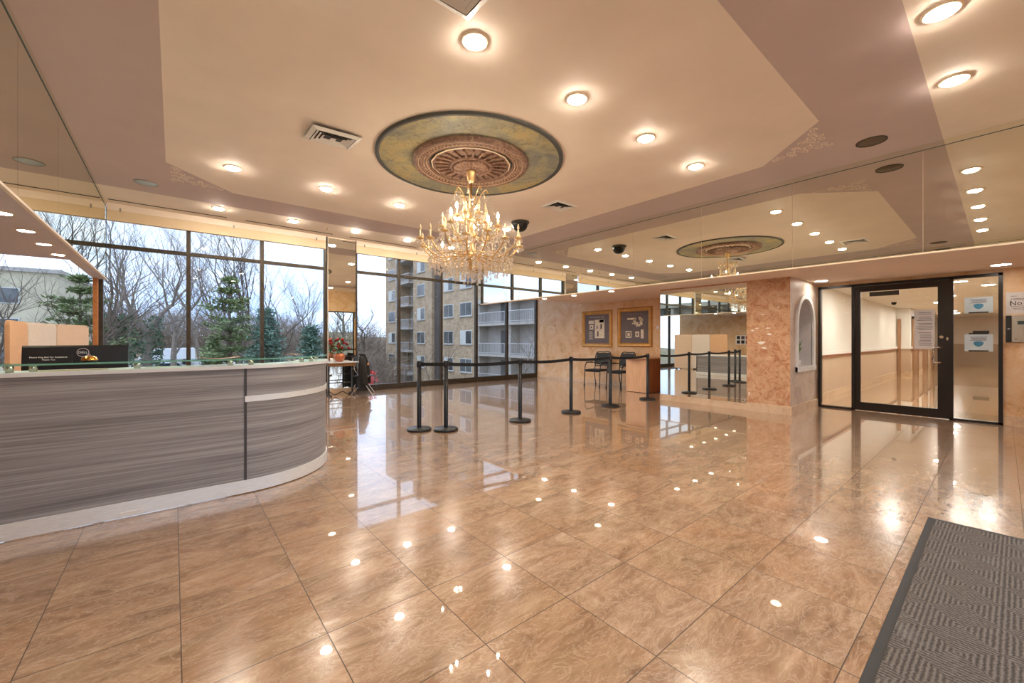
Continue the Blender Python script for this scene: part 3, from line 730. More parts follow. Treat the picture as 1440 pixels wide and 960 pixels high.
for k in range(24):
    a = 2*pi*k/24; mb = MB()
    mb.box(.31, .50, -.016, .016, -.082, -.05); o = mb.build('flute', 'rose', t, bevel=.008); o.rotation_euler = (0, 0, a)
MB().lathe([(.31, -.045), (.315, -.07), (.29, -.09), (.265, -.085), (.26, -.06)], n=48).build('inner_ring', 'rose', t)
mb = MB(); nseg = 96; prof = [(.262, -.06), (.24, -.10), (.18, -.115), (.12, -.11), (.07, -.13)]
vs = []
for r_, z in prof:
    for k in range(nseg):
        f = 1+.06*(1 if (k//2) % 2 else -1)*(r_/.26); vs.append((r_*cos(2*pi*k/nseg), r_*sin(2*pi*k/nseg), z*f if r_ < .26 else z))
mb.add(vs, [(i*nseg+k, i*nseg+(k+1) % nseg, (i+1)*nseg+(k+1) % nseg, (i+1)*nseg+k) for i in range(len(prof)-1) for k in range(nseg)])
mb.build('flower_centre', 'rose', t)

ch_ = empty('chandelier', (CX, CY, 2.18), label='large gilt crystal chandelier hanging from the ceiling medallion', cat='chandelier')
Z = lambda z: z-2.18
MB().lathe([(.0001, Z(3.70)), (.07, Z(3.70)), (.06, Z(3.66)), (.05, Z(3.56)), (.035, Z(3.53)), (.0001, Z(3.52))], n=20).build('canopy', 'gold', ch_)
MB().tube([(0, 0, Z(3.53)), (0, 0, Z(3.05))], .012, 8).build('rod', 'brass', ch_)
MB().lathe([(.0001, Z(2.30)), (.02, Z(2.31)), (.045, Z(2.36)), (.03, Z(2.40)), (.09, Z(2.46)), (.11, Z(2.52)), (.06, Z(2.58)), (.035, Z(2.66)), (.055, Z(2.74)), (.08, Z(2.80)), (.04, Z(2.86)), (.03, Z(2.95)), (.05, Z(3.02)), (.035, Z(3.08)), (.014, Z(3.12)), (.0001, Z(3.12))], n=20).build('centre_column', 'gold', ch_)
def spline(pts, n=5):
    out = []; P_ = [Vector(p) for p in pts]
    for i in range(len(P_)-1):
        p0, p1, p2, p3 = P_[max(0, i-1)], P_[i], P_[i+1], P_[min(len(P_)-1, i+2)]
        for k in range(n):
            t_ = k/n; out.append(.5*((2*p1)+(-p0+p2)*t_+(2*p0-5*p1+4*p2-p3)*t_**2+(-p0+3*p1-3*p2+p3)*t_**3))
    out.append(P_[-1]); return out
drops = []; strands = MB()
def drop_shape(mb, p, s=1.):
    x, y, z = p
    mb.lathe([(.0001, 0), (.004*s, -.006*s), (.0045*s, -.012*s), (.002*s, -.016*s), (.013*s, -.036*s), (.016*s, -.048*s), (.009*s, -.062*s), (.0001, -.068*s)], x, y, 6, z0=z, smooth=False)
def bead(mb, p, r_): mb.lathe([(.0001, -r_), (r_, 0), (.0001, r_)], p[0], p[1], 5, z0=p[2], smooth=False)
lit_n = [0]
def arm(a, r_, zb, zdip, zc, lit, rcup=.032):
    ca, sa = cos(a), sin(a)
    pr = [(.07, zb), (r_*.35, zdip+.03), (r_*.62, zdip), (r_*.86, zdip+(zc-zdip)*.45), (r_, zc)]
    pts = spline([(q*ca, q*sa, Z(z)) for q, z in pr])
    o = MB().tube(pts, [.013-.004*i/len(pts) for i in range(len(pts))], 7).build('arm', 'gold', ch_)
    x, y = r_*ca, r_*sa
    MB().lathe([(.008, -.02), (rcup*1.5, -.004), (rcup*1.7, .008), (rcup*.5, .004), (.014, .012), (.014, .03), (.0001, .03)], x, y, 12, z0=Z(zc)).build('drip_pan', 'gold', o)
    MB().lathe([(.011, .02), (.011, .11), (.0001, .112)], x, y, 8, z0=Z(zc)).build('candle_sleeve', 'candle', o)
    MB().lathe([(.006, .11), (.016, .13), (.017, .145), (.008, .175), (.0001, .195)], x, y, 10, z0=Z(zc)).build('candle_bulb', 'candle_lit' if lit else 'candle_off', o)
    for k in range(6):
        b = a+2*pi*k/6; q = rcup*1.6
        (drops.append(((x+q*cos(b), y+q*sin(b), Z(zc)-.002), .95)) if k % 2 == 0 else drop_shape(strands, (x+q*cos(b), y+q*sin(b), Z(zc)-.002), .9))
    return (x, y, Z(zc))
ends = []
for k in range(16):
    ends.append(arm(2*pi*k/16+.1, .68+.03*(k % 2), 2.52, 2.42+.03*(k % 2), 2.63+.05*(k % 2), k in (4, 11)))
mids = []
for k in range(10):
    mids.append(arm(2*pi*k/10+.25, .40, 2.76, 2.70, 2.88, k in (1, 5, 8)))
tops = []
for k in range(6):
    tops.append(arm(2*pi*k/6+.5, .20, 2.98, 2.96, 3.06, k in (2,)))
# leaf arms of the crown
for k in range(8):
    a = 2*pi*k/8; ca, sa = cos(a), sin(a)
    MB().tube(spline([(q*ca, q*sa, Z(z)) for q, z in ((.03, 3.06), (.07, 3.2), (.13, 3.34), (.21, 3.42), (.24, 3.36))]), .008, 6).build('crown_leaf', 'gold', ch_)
    drops.append(((.24*ca, .24*sa, Z(3.35)), .9)); drop_shape(strands, (.18*ca, .18*sa, Z(3.40)), .9)
# swags of beads between neighbouring cups, and from the crown outwards
def swag(p, q, sag, n, r_=.008):
    p, q = Vector(p), Vector(q)
    for i in range(n+1):
        t_ = i/n; v = p.lerp(q, t_); v.z -= sag*4*t_*(1-t_); bead(strands, v, r_)
for i in range(16): swag(ends[i], ends[(i+1) % 16], .09, 12)
for i in range(10): swag(mids[i], mids[(i+1) % 10], .08, 10)
for i in range(16):
    a = 2*pi*i/16+.1; swag((.24*cos(a), .24*sin(a), Z(3.3)) if i % 2 else (.4*cos(a), .4*sin(a), Z(2.88)), ends[i], .10, 22)
for i in range(6): swag((.2*cos(i), .2*sin(i), Z(3.38)), tops[i], .06, 12)
# basket rings of drops under the arms
for rr, zz, n_ in ((.58, 2.44, 36), (.46, 2.40, 30), (.34, 2.36, 24), (.22, 2.31, 16), (.11, 2.27, 9)):
    MB().tube([(rr*cos(2*pi*k/40), rr*sin(2*pi*k/40), Z(zz)) for k in range(41)], .005, 5, cap=False).build('crystal_hoop', 'gold', ch_)
    for k in range(n_):
        a = 2*pi*k/n_; z_ = Z(zz-.004)
        bead(strands, (rr*cos(a), rr*sin(a), z_-.01), .009)
        drop_shape(strands, (rr*cos(a), rr*sin(a), z_-.02), 1.15)
        if k % 3 == 0: drop_shape(strands, (rr*cos(a), rr*sin(a), z_-.095), 1.25)
        for z2 in (.05, .11, .17):
            if zz+z2 < 2.6: bead(strands, (rr*cos(a+.1), rr*sin(a+.1), Z(zz+z2)), .009)
for k in range(700):
    a = rnd.uniform(0, 2*pi); zz = rnd.choice((rnd.uniform(2.30, 2.75), rnd.uniform(2.4, 3.3))); rmax = .62 if zz < 2.6 else (.62-(zz-2.6)*.85)
    q = rmax*math.sqrt(rnd.uniform(.05, 1)); drop_shape(strands, (q*cos(a), q*sin(a), Z(zz)), rnd.uniform(.7, 1.2))
for p, sc in drops[:99]:
    mb = MB(); drop_shape(mb, (0, 0, 0), sc); o = mb.build('crystal_drop', 'crystal', ch_); o.location = p
for p, sc in drops[99:]: drop_shape(strands, p, sc)
o = strands.build('crystal_strands', 'crystal', ch_); o['kind'] = 'stuff'
mb = MB(); mb.ball((0, 0, Z(2.235)), .04, 12); mb.build('crystal_ball', 'crystal', ch_)

# ------------------------------------------------------------------ reception desk
FX0, FXC, FY, RR, RYE = -2.6, .47, 4.15, .87, 7.4
def dpath(off, parts=('front', 'arc', 'ret')):
    pts = []
    if 'front' in parts: pts += [(FX0+(FXC-FX0)*i/6, FY+off) for i in range(7)]
    if 'arc' in parts: pts += [(FXC+(RR-off)*cos(a), FY+RR+(RR-off)*sin(a)) for a in [R(-90+90*i/60) for i in range(0 if 'front' not in parts else 1, 61)]]
    if 'ret' in parts: pts += [(FXC+RR-off, FY+RR+(RYE-FY-RR)*i/4) for i in range(1 if 'arc' in parts else 0, 5)]
    return pts
dk = empty('reception_desk', (0, 0, 0), label='curved reception desk with grey wood-grain front and silver kick plate', cat='reception desk')
SM = False
MB().strip(dpath(.012, ('front',)), dpath(.05, ('front',)), .115, 1.072).build('front_panel', 'laminate', dk)
A = ('arc', 'ret'); B = ('arc',); FA = ('front', 'arc')
MB().strip(dpath(.012, B), dpath(.05, B), .115, .785, 0, SM).build('curved_lower_panel', 'laminate', dk)
MB().strip(dpath(.012, ('ret',)), dpath(.05, ('ret',)), .115, .72, 0, SM).build('return_panel', 'laminate', dk)
MB().strip(dpath(.012, B), dpath(.05, B), .835, 1.072, 0, SM).build('curved_upper_panel', 'laminate', dk)
tag(MB().strip(dpath(.004, B), dpath(.04, B), .785, .835, 0, SM).build('accent_strip', 'alu', dk), 'silver accent strip')
tag(MB().strip(dpath(0), dpath(.03), .008, .115, 0, SM).build('kick_plate', 'alu', dk), 'silver kick plate')
MB().box(FXC-.004, FXC+.014, FY+.008, FY+.03, .115, 1.072).build('joint_post', 'grey_gloss', dk)
tag(MB().strip(dpath(-.006, FA), dpath(.30, FA), 1.072, 1.10, 0, SM).build('ledge', 'ledge', dk), 'pale grey ledge')
MB().strip(dpath(.08), dpath(.80), .72, .75, 0, SM).build('worktop', 'ledge', dk)
MB().box(FXC+RR-.09, FXC+RR+.0, FY+RR+.01, RYE, .72, .75).build('return_top', 'ledge', dk)
MB().box(FXC+RR-.30, FXC+RR-.012, FY+RR, FY+RR+.03, .72, 1.072).build('ledge_end_panel', 'laminate', dk)
MB().box(FXC+RR-.8, FXC+RR-.012, RYE-.03, RYE, .008, .72).build('end_panel', 'laminate', dk)
gs = MB().strip(dpath(.0, FA), dpath(.26, FA), 1.146, 1.158, 0, SM).build('glass_shelf', 'shelf_glass', dk); gs['label'] = 'green-tinted glass shelf'
M['glass_edge'] = plain('green_glass_edge', (112, 168, 150), .2)
MB().strip(dpath(-.002, FA), dpath(.0005, FA), 1.146, 1.158, 0, SM).build('glass_edge', 'glass_edge', dk)
sp = [(x, FY+.09) for x in (-1.9, -1.4, -.845, -.74, -.216, .375)]+[(FXC+(RR-.09)*cos(R(a)), FY+RR+(RR-.09)*sin(R(a))) for a in (-86, -50, -38, -2)]
for x, y in sp:
    MB().lathe([(.0001, 1.10), (.02, 1.10), (.02, 1.146), (.0001, 1.146)], x, y, 16).build('standoff', 'chrome', dk)
tag(MB().box(-.30, -.18, FY-.004, FY, .015, .045).build('tape_label', 'white', dk), 'white tape on the kick plate')
# monitor, sign, bell and papers on the desk
mo = empty('monitor', (-.595, 4.78, .75), label='black computer monitor seen from behind on the reception desk', cat='monitor')
MB().prismX([(0, 0), (.02, .0), (.035, .03), (.035, .35), (.0, .36), (-.012, .345), (-.03, .2), (-.03, .1), (-.012, .02)], -.295, .295).build('screen_housing', 'black', mo).location = (0, 0, .165)
MB().box(-.05, .05, -.01, .03, .0, .25).build('stand_neck', 'black', mo)
MB().prism([(-.13, -.06), (.13, -.06), (.13, .12), (-.13, .12)], 0, .015).build('stand_base', 'black', mo, bevel=.004)
lg = MB(); lp = [(.036*cos(2*pi*k/32), .036*sin(2*pi*k/32)) for k in range(33)]; li = [(.031*cos(2*pi*k/32), .031*sin(2*pi*k/32)) for k in range(33)]
lg.strip(lp, li, 0, .001); lo = lg.build('logo_ring', 'chrome', mo); lo.location = (.03, -.0305, .467); lo.rotation_euler = (R(90-4.5), 0, 0)
text('logo_lettering', 'DELL', .024, 'white_ink', mo, (.03, -.0285, .467), (R(90-4.5), 0, 0))
lo.location.y = -.0262; 
sg = empty('desk_sign', (-.68, 4.3, 1.158), label='small black bell sign with white lettering standing on the glass shelf', cat='sign')
MB().prismX([(-.003, 0), (.03, 0), (.03, .004), (.006, .01), (.016, .058), (.010, .06)], -.113, .113).build('plate', 'black', sg)
text('lettering', 'Please Ring Bell For Assistance', .0145, 'white_ink', sg, (0, .0035, .038), (R(78), 0, 0))
text('lettering', 'Thank You', .0145, 'white_ink', sg, (0, .0005, .020), (R(78), 0, 0))
bl = empty('service_bell', (-.478, 4.3, 1.158), label='brass service bell on the glass shelf beside the black sign', cat='bell')
MB().lathe([(.0001, 0), (.042, 0), (.044, .006), (.02, .012), (.0001, .012)], n=24).build('bell_base', 'black', bl)
MB().lathe([(.047, .012), (.046, .018), (.038, .034), (.02, .043), (.0001, .045)], n=28).build('bell_dome', 'brass', bl)
MB().lathe([(.0001, .044), (.005, .044), (.007, .05), (.004, .055), (.0001, .056)], n=12).build('plunger', 'chrome', bl)
def paper(x, y, z, w, d, rz, m, name, label, cat, curl=0):
    mb = MB(); n = 6; v = []
    for j in range(2):
        for i in range(n+1):
            u = i/n-.5; v.append((u*w, -d/2+d*j, curl*(4*u*u)+.0015))
    v += [(a, b, c-.0015) for a, b, c in v]; k = 2*(n+1); f = []
    for i in range(n):
        f += [(i, i+1, n+2+i, n+1+i), (k+i+1, k+i, k+n+1+i, k+n+2+i), (i+1, i, k+i, k+i+1), (n+1+i, n+2+i, k+n+2+i, k+n+1+i)]
    f += [(0, n+1, k+n+1, k), (n, k+n, k+2*n+1, 2*n+1)]
    o = mb.add(v, f).build(name, m); o.location = (x, y, z); o.rotation_euler = (0, 0, rz); return tag(o, label, cat)
paper(-.55, 4.30, 1.1005, .34, .12, .05, 'part_orange', 'folder', 'tan folder lying on the desk ledge under the glass shelf', 'folder')
paper(-.02, 4.33, 1.1005, .30, .16, -.1, 'paper', 'paper_sheet', 'white paper lying on the desk ledge right of the tan folder', 'paper')
bpz = paper(.30, 4.30, 1.1585, .30, .16, .12, 'brown_paper', 'leather_folder', 'curled brown leather folder lying on the glass shelf', 'folder', .012)
paper(1.0, 4.97, 1.1585, .20, .12, .9, 'brown_paper', 'clipboard', 'small brown clipboard at the curved end of the glass shelf', 'clipboard', .004)
# folding partition screens behind the desk
pp = [(-1.50, 7.43), (-1.492, 8.17), (-1.344, 8.9), (-1.09, 9.6)]
for i, (m, lab) in enumerate((('part_orange', 'fabric partition panel painted in orange-lit tan at the left behind the reception desk'), ('part_grey', 'fabric partition panel painted in its greyer light, between the tan and beige panels'), ('part_beige', 'fabric partition panel painted in its beige light, next to the orange mullion post'))):
    (ax, ay), (bx, by) = pp[i], pp[i+1]; L = math.hypot(bx-ax, by-ay)-.02
    t = empty('partition_panel', ((ax+bx)/2, (ay+by)/2, 0), math.atan2(by-ay, bx-ax), lab, 'partition')
    c_ = .06; poly = [(-L/2, .05), (L/2, .05), (L/2, 1.55-c_)]+[(L/2-c_+c_*cos(R(a)), 1.55-c_+c_*sin(R(a))) for a in (30, 60, 90)]+[(-L/2+c_+c_*cos(R(a)), 1.55-c_+c_*sin(R(a))) for a in (90, 120, 150)]+[(-L/2, 1.55-c_)]
    MB().prismY(poly, -.02, .02).build('fabric_board', m, t)
    for sx in (-1, 1): MB().box(sx*(L/2-.1)-.02, sx*(L/2-.1)+.02, -.16, .16, 0, .05).build('foot', 'black', t)
tag(MB().box(-1.105, -1.04, 10.30, 10.36, 0, ZS).build('lit_mullion_post', 'lit_mullion_orange', bevel=.003), 'slim post standing for a window mullion, painted lamp-lit orange, under the left soffit by the windows', 'post')  # stands for a bronze mullion; its orange is painted lamp light
# notice board on the left plaster wall (seen in the lower mirror)
nb = empty('photo_board', (XLW, 7.3, 1.1), label='white board of small dark photographs on the left plaster wall, seen in the mirror', cat='notice board')
MB().box(.001, .02, -.6, .6, 0, .42).build('board', 'white', nb)
for r_ in range(2):
    for c_ in range(6): MB().box(.02, .024, -.54+c_*.19, -.40+c_*.19, .04+r_*.2, .19+r_*.2).build('photograph', ('dark_ink', 'red', 'print_dark')[(c_+r_) % 3] if r_ else 'dark_ink', nb)

# ------------------------------------------------------------------ stanchions
SP = [(2.76, 5.45), (3.06, 5.20), (4.32, 5.0), (5.54, 5.0), (6.67, 4.98), (8.05, 5.01)]
SL = ['black belt stanchion at the far left end of the queue line', 'black belt stanchion second from the left, close beside the end one', 'black belt stanchion third from the left, in front of the windows', 'black belt stanchion fourth from the left, before the plaster wall', 'black belt stanchion standing in front of the mesh chairs', 'black belt stanchion in front of the wooden desk']
def stanchion(x, y, label):
    t = empty('belt_stanchion', (x, y, 0), label=label, cat='stanchion', group='stanchions of the queue line')
    MB().lathe([(.0001, .0), (.172, .0), (.178, .006), (.178, .022), (.168, .032), (.06, .04), (.04, .048), (.0001, .05)], n=40).build('base', 'black_metal', t)
    MB().lathe([(.032, .045), (.032, .93), (.0001, .93)], n=24).build('post', 'black_metal', t)
    MB().lathe([(.036, .925), (.037, .935), (.037, 1.0), (.032, 1.012), (.0001, 1.014)], n=24).build('belt_head', 'black', t)
    return t
for i, (x, y) in enumerate(SP):
    t = stanchion(x, y, SL[i])
    if i < 5:
        dx, dy = SP[i+1][0]-x, SP[i+1][1]-y; L = math.hypot(dx, dy); ux, uy = dx/L, dy/L; n = 12; mb = MB()
        up = []; 
        v = []
        for k in range(n+1):
            s_ = .036+(L-.072)*k/n; sag = .035*(L/1.2)**2*4*(k/n)*(1-k/n)*.6
            for zz in (.988-sag, .938-sag):
                for w in (-.002, .002): v.append((ux*s_-uy*w, uy*s_+ux*w, zz))
        f = []
        for k in range(n):
            a = 4*k; b = a+4
            f += [(a, b, b+1, a+1), (a+2, a+3, b+3, b+2), (a, a+2, b+2, b), (a+1, b+1, b+3, a+3)]
        f += [(0, 1, 3, 2), (4*n, 4*n+2, 4*n+3, 4*n+1)]
        mb.add(v, f).build('belt', 'belt', t)

# ------------------------------------------------------------------ chairs, desk and pictures by the plaster wall
def mesh_chair(loc, rz, label):
    t = empty('mesh_chair', loc, rz, label, 'chair')                     # faces local -x
    MB().box(-.25, .20, -.24, .24, .43, .48).build('seat', 'black_fabric', t, bevel=.02)
    mb = MB(); n = 6
    v = []
    for j in range(n+1):
        for i in range(n+1):
            y = -.21+.42*i/n; z = .60+.34*j/n; x = .235+.10*(j/n)+.03*(1-(2*i/n-1)**2); v.append((x, y, z))
    v += [(x+.014, y, z) for x, y, z in v]; q = (n+1)**2; f = []
    for j in range(n):
        for i in range(n):
            a = j*(n+1)+i; f += [(a, a+n+1, a+n+2, a+1), (q+a, q+a+1, q+a+n+2, q+a+n+1)]
    for i in range(n):
        f += [(i, i+1, q+i+1, q+i), (n*(n+1)+i+1, n*(n+1)+i, q+n*(n+1)+i, q+n*(n+1)+i+1), (i*(n+1)+n, (i+1)*(n+1)+n, q+(i+1)*(n+1)+n, q+i*(n+1)+n), ((i+1)*(n+1), i*(n+1), q+i*(n+1), q+(i+1)*(n+1))]
    mb.add(v, f, 0, False).build('backrest', M['chair_mesh'], t)
    fr = MB(); fr.tube(spline([(.25, -.22, .58), (.26, 0, .585), (.25, .22, .58), (.35, .225, .94), (.37, 0, .96), (.35, -.225, .94), (.25, -.22, .58)], 4), .014, 6); fr.build('back_frame', 'black', t)
    for sy in (-1, 1):
        y = sy*.25
        MB().tube(spline([(-.27, y, .05), (-.24, y, .45), (-.20, y, .62), (-.10, y, .665), (.10, y, .66), (.26, sy*.225, .66)], 5), .013, 8).build('arm_and_front_leg', 'black_metal', t)
        MB().box(-.16, .14, y-.025, y+.025, .665, .69).build('armrest', 'black', t, bevel=.008)
        MB().tube(spline([(.32, y, .05), (.26, y, .3), (.24, sy*.225, .5), (.30, sy*.222, .75)], 5), .013, 8).build('rear_leg', 'black_metal', t)
        for x in (-.27, .32):
            MB().prismY([(x+.025*cos(2*pi*k/14), .025+.025*sin(2*pi*k/14)) for k in range(14)], y-.012, y+.012).build('caster', 'black', t)
    MB().tube([(-.22, -.24, .42), (-.22, .24, .42)], .011, 6).build('seat_rail', 'black_metal', t)
    return t
M['chair_mesh'] = plain('grey_chair_mesh', (58, 62, 64), .8, var=.2, vs=150)
mesh_chair((9.32, 7.42, 0), R(6), 'black mesh-back armchair under the left framed picture, left of the desk')
mesh_chair((9.30, 6.62, 0), R(-4), 'black mesh-back armchair partly hidden by the wooden desk')
t = empty('side_desk', (8.93, 5.55, 0), label='pale wooden desk with a curved top edge against the plaster wall', cat='desk')
MB().box(0, .025, .0, .63, .01, .83).build('modesty_panel', 'maple', t)
MB().box(.025, .90, .005, .03, .01, .84).build('side_panel', 'cherry', t)
MB().box(.025, .90, .60, .625, .01, .84).build('side_panel', 'maple', t)
tp = [(.90, -.01), (.90, .66)]+[(.02-.16*sin(pi*k/10), .66-.67*k/10) for k in range(11)]
MB().prism(tp, .84, .87).build('desk_top', 'maple', t, bevel=.004)
def picture(y, z, w, h, label, kind):
    t = empty('framed_picture', (XW, y, z), label=label, cat='picture'); fw = .115
    mb = MB(); pr = [(0, .0), (0, .03), (.03, .05), (.075, .042), (.1, .03), (fw, .012), (fw, .0)]      # (inset, depth)
    v = []; n = len(pr)
    for i, d in pr:
        a, b = w/2-i, h/2-i; v += [(-d, -a, -b), (-d, a, -b), (-d, a, b), (-d, -a, b)]
    mb.add(v, [(4*i+k, 4*i+4+k, 4*i+4+(k+1) % 4, 4*i+(k+1) % 4) for i in range(n-1) for k in range(4)])
    mb.build('frame', M['gilt_frame'], t)
    MB().box(-.012, -.006, -w/2+fw-.005, w/2-fw+.005, -h/2+fw-.005, h/2-fw+.005).build('mount_board', 'mauve_mat', t)
    a = MB(); b = MB()
    def q(mb, u0, u1, v0, v1, d=.0125):      # u from left of the picture as seen (left = +y)
        W, H = w-2*fw, h-2*fw; mb.box(-d-.001, -.0115, W/2-u1*W, W/2-u0*W, -H/2+v0*H, -H/2+v1*H)
    if kind == 0:
        q(a, .42, .82, .18, .82); q(a, .16, .38, .68, .80); q(a, .2, .36, .48, .64); q(a, .62, .80, .72, .84)
        for i in range(9): q(a, .16+.02*(i % 3), .34-.03*(i % 2), .14+.034*i, .152+.034*i)
        for i in range(8): q(a, .2+.08*i, .24+.08*i, .90, .92)
        q(b, .52, .58, .24, .42, .014); q(b, .66, .72, .5, .66, .014); q(b, .25, .3, .53, .59, .014); q(b, .5, .54, .5, .6, .014)
    else:
        b_ = [(.24, .58, .74, .80), (.46, .56, .66, .74), (.5, .64, .58, .66), (.56, .72, .52, .60), (.7, .80, .56, .78), (.66, .74, .72, .82), (.76, .82, .68, .74), (.42, .5, .6, .64), (.48, .54, .7, .78)]
        for x in b_: q(a, *x)
        q(a, .18, .40, .16, .38); q(a, .54, .68, .18, .36); q(a, .74, .84, .14, .42)
        q(b, .21, .37, .19, .35, .014); q(a, .25, .34, .21, .32, .016); q(b, .59, .63, .23, .31, .014)
        for i in range(7): q(a, .2+.09*i, .22+.09*i, .92, .935)
    a.build('print', 'print_cream', t); b.build('print_details', 'print_dark', t)
M['gilt_frame'] = plain('old_gilt_frame', (196, 142, 72), .35, .45, var=.15)
picture(7.87, 1.645, 1.13, 1.10, 'left gilt framed print of pale shapes on a mauve mount', 0)
picture(6.56, 1.67, 1.10, 1.10, 'right gilt framed print, nearest the lower mirror', 1)

# ------------------------------------------------------------------ table with flowers and coats by the mirrored pier
t = empty('console_table', (3.06, 10.08, 0), label='narrow pale console table in front of the mirrored pier', cat='table')
MB().box(-.36, .36, -.22, .22, .775, .80).build('table_top', 'ledge', t, bevel=.004)
MB().box(-.30, .30, -.17, .17, .70, .775).build('drawer', 'wicker', t)
for sx in (-1, 1):
    MB().box(sx*.27-.018, sx*.27+.018, -.02, .02, .04, .70).build('leg', 'grey_gloss', t)
    MB().box(sx*.27-.02, sx*.27+.02, -.2, .2, .0, .04).build('foot', 'grey_gloss', t)
MB().tube([(-.27, 0, .3), (.27, 0, .3)], .012, 8).build('stretcher', 'grey_gloss', t)
v = empty('flower_vase', (3.02, 10.05, .80), label='round copper bowl vase holding red flowers on the console table', cat='vase')
MB().lathe([(.06, 0), (.075, .006), (.115, .06), (.135, .12), (.125, .17), (.10, .19), (.105, .2), (.09, .195), (.06, .1), (.0001, .09)], n=28).build('bowl', 'copper', v)
b = empty('flower_arrangement', (3.02, 10.05, .92), label='bouquet of red flowers and green leaves in the copper vase', cat='flowers')
st = MB(); lf_ = MB(); r2 = random.Random(3)
for i in range(13):
    a = r2.uniform(0, 2*pi); q = r2.uniform(.05, .26); z = r2.uniform(.18, .46)-q*.25
    p = (q*cos(a), q*sin(a)*.7, z); st.tube([(0, 0, -.02), (p[0]*.4, p[1]*.4, z*.6), p], .004, 5)
    fm = MB(); fm.ball((0, 0, .0), .036, 8)
    for k in range(9):
        aa = 2*pi*k/9*1.0+.3*(k % 2); tt = .6+.5*(k % 3)
        c0 = Vector((cos(aa)*.042, sin(aa)*.042, -.01)); fm.add([c0*.3, c0+Vector((-sin(aa)*.025, cos(aa)*.025, .01*tt)), c0*1.9+Vector((0, 0, .015*tt)), c0+Vector((sin(aa)*.025, -cos(aa)*.025, .01*tt))], [(0, 1, 2, 3)])
    o = fm.build('rose_bloom', 'red', b); o.location = p
for i in range(150):
    a = r2.uniform(0, 2*pi); q = r2.uniform(.05, .34); z = r2.uniform(.05, .42); d = Vector((cos(a), sin(a), r2.uniform(-.4, .6))); p = Vector((q*cos(a)*.8, q*sin(a)*.6, z)); s_ = d.cross(Vector((0, 0, 1))).normalized()*.022
    lf_.add([p, p+d*.04+s_, p+d*.1, p+d*.04-s_], [(0, 1, 2, 3)])
st.build('stems', 'leaf', b); lf_.build('leaves', 'leaf', b)
tag(MB().lathe([(.0001, 0), (.034, 0), (.038, .09), (.034, .09), (.03, .01), (.0001, .01)], n=18).build('cup', 'white', loc=(2.83, 9.98, .80)), 'small white cup on the console table beside the vase', 'cup')
ca = empty('folding_chair', (3.57, 10.02, 0), R(62), 'chrome-legged folding chair under the dark coat by the windows', 'chair')
MB().box(-.2, .2, -.2, .2, .43, .455).build('seat', 'black', ca, bevel=.01)
for sx in (-1, 1):
    MB().tube([(sx*.2, -.24, .0), (sx*.2, .16, .6), (sx*.2, .2, .88)], .011, 8).build('leg', 'chrome', ca)
    MB().tube([(sx*.2, .24, .0), (sx*.2, -.16, .45)], .011, 8).build('leg', 'chrome', ca)
MB().box(-.2, .2, .17, .195, .66, .9).build('backrest', 'black', ca, bevel=.01)
def coat(loc, rz, label, patch):
    t = empty('coat', loc, rz, label, 'coat')
    mb = MB(); n = 20; rings = []
    for z, w, d in ((.10, .235, .13), (.3, .225, .12), (.5, .22, .10), (.7, .215, .085), (.82, .20, .075), (.90, .16, .06), (.95, .08, .05)):
        rings.append([(w*cos(2*pi*k/n)*(1+.05*sin(5*k+z*9)), d*sin(2*pi*k/n)*(1+.12*sin(3*k+z*7)), z+.012*sin(4*k)) for k in range(n)])
    vs = [p for r_ in rings for p in r_]
    mb.add(vs, [(i*n+k, i*n+(k+1) % n, (i+1)*n+(k+1) % n, (i+1)*n+k) for i in range(len(rings)-1) for k in range(n)]+[tuple(range(len(vs)-n, len(vs)))], 0, True)
    mb.build('body', 'coat', t)
    for sx in (-1, 1):
        MB().tube(spline([(sx*.17, 0, .89), (sx*.25, -.03, .8), (sx*.275, -.07, .6), (sx*.27, -.1, .36), (sx*.255, -.1, .24)], 4), [.05]+[.062]*15+[.05], 10).build('sleeve', 'coat', t)
    MB().tube([(.09*cos(2*pi*k/16), .06*sin(2*pi*k/16), .955+.01*sin(2*pi*k/16)) for k in range(17)], .022, 7, cap=False).build('collar', 'coat', t)
    if patch: MB().box(-.055, .055, -.145, -.115, .70, .755).build('orange_patch', 'orange', t)
coat((3.55, 10.0, 0), R(62), 'dark coat with an orange patch draped over the folding chair', True)
# cable on the floor under the table
cab = MB(); cab.tube(spline([(2.62, 10.0, .02), (2.75, 9.95, .12), (2.9, 10.0, .03), (3.05, 9.92, .1), (3.2, 9.98, .02), (3.3, 10.0, .012)], 6), .011, 6)
tag(cab.build('power_cable', 'black'), 'black cable looping on the floor under the console table', 'cable')

# ------------------------------------------------------------------ entrance mat
t = empty('entrance_mat', (2.9, -.34, 0), label='large dark ribbed entrance mat on the tiled floor at lower right', cat='mat')
MB().box(-1.45, 1.41, -.70, .695, 0, .006).build('rubber_border', 'rubber', t, bevel=.002)
MB().box(-1.40, 1.36, -.65, .655, .006, .012).build('woven_field', 'mat_weave', t)

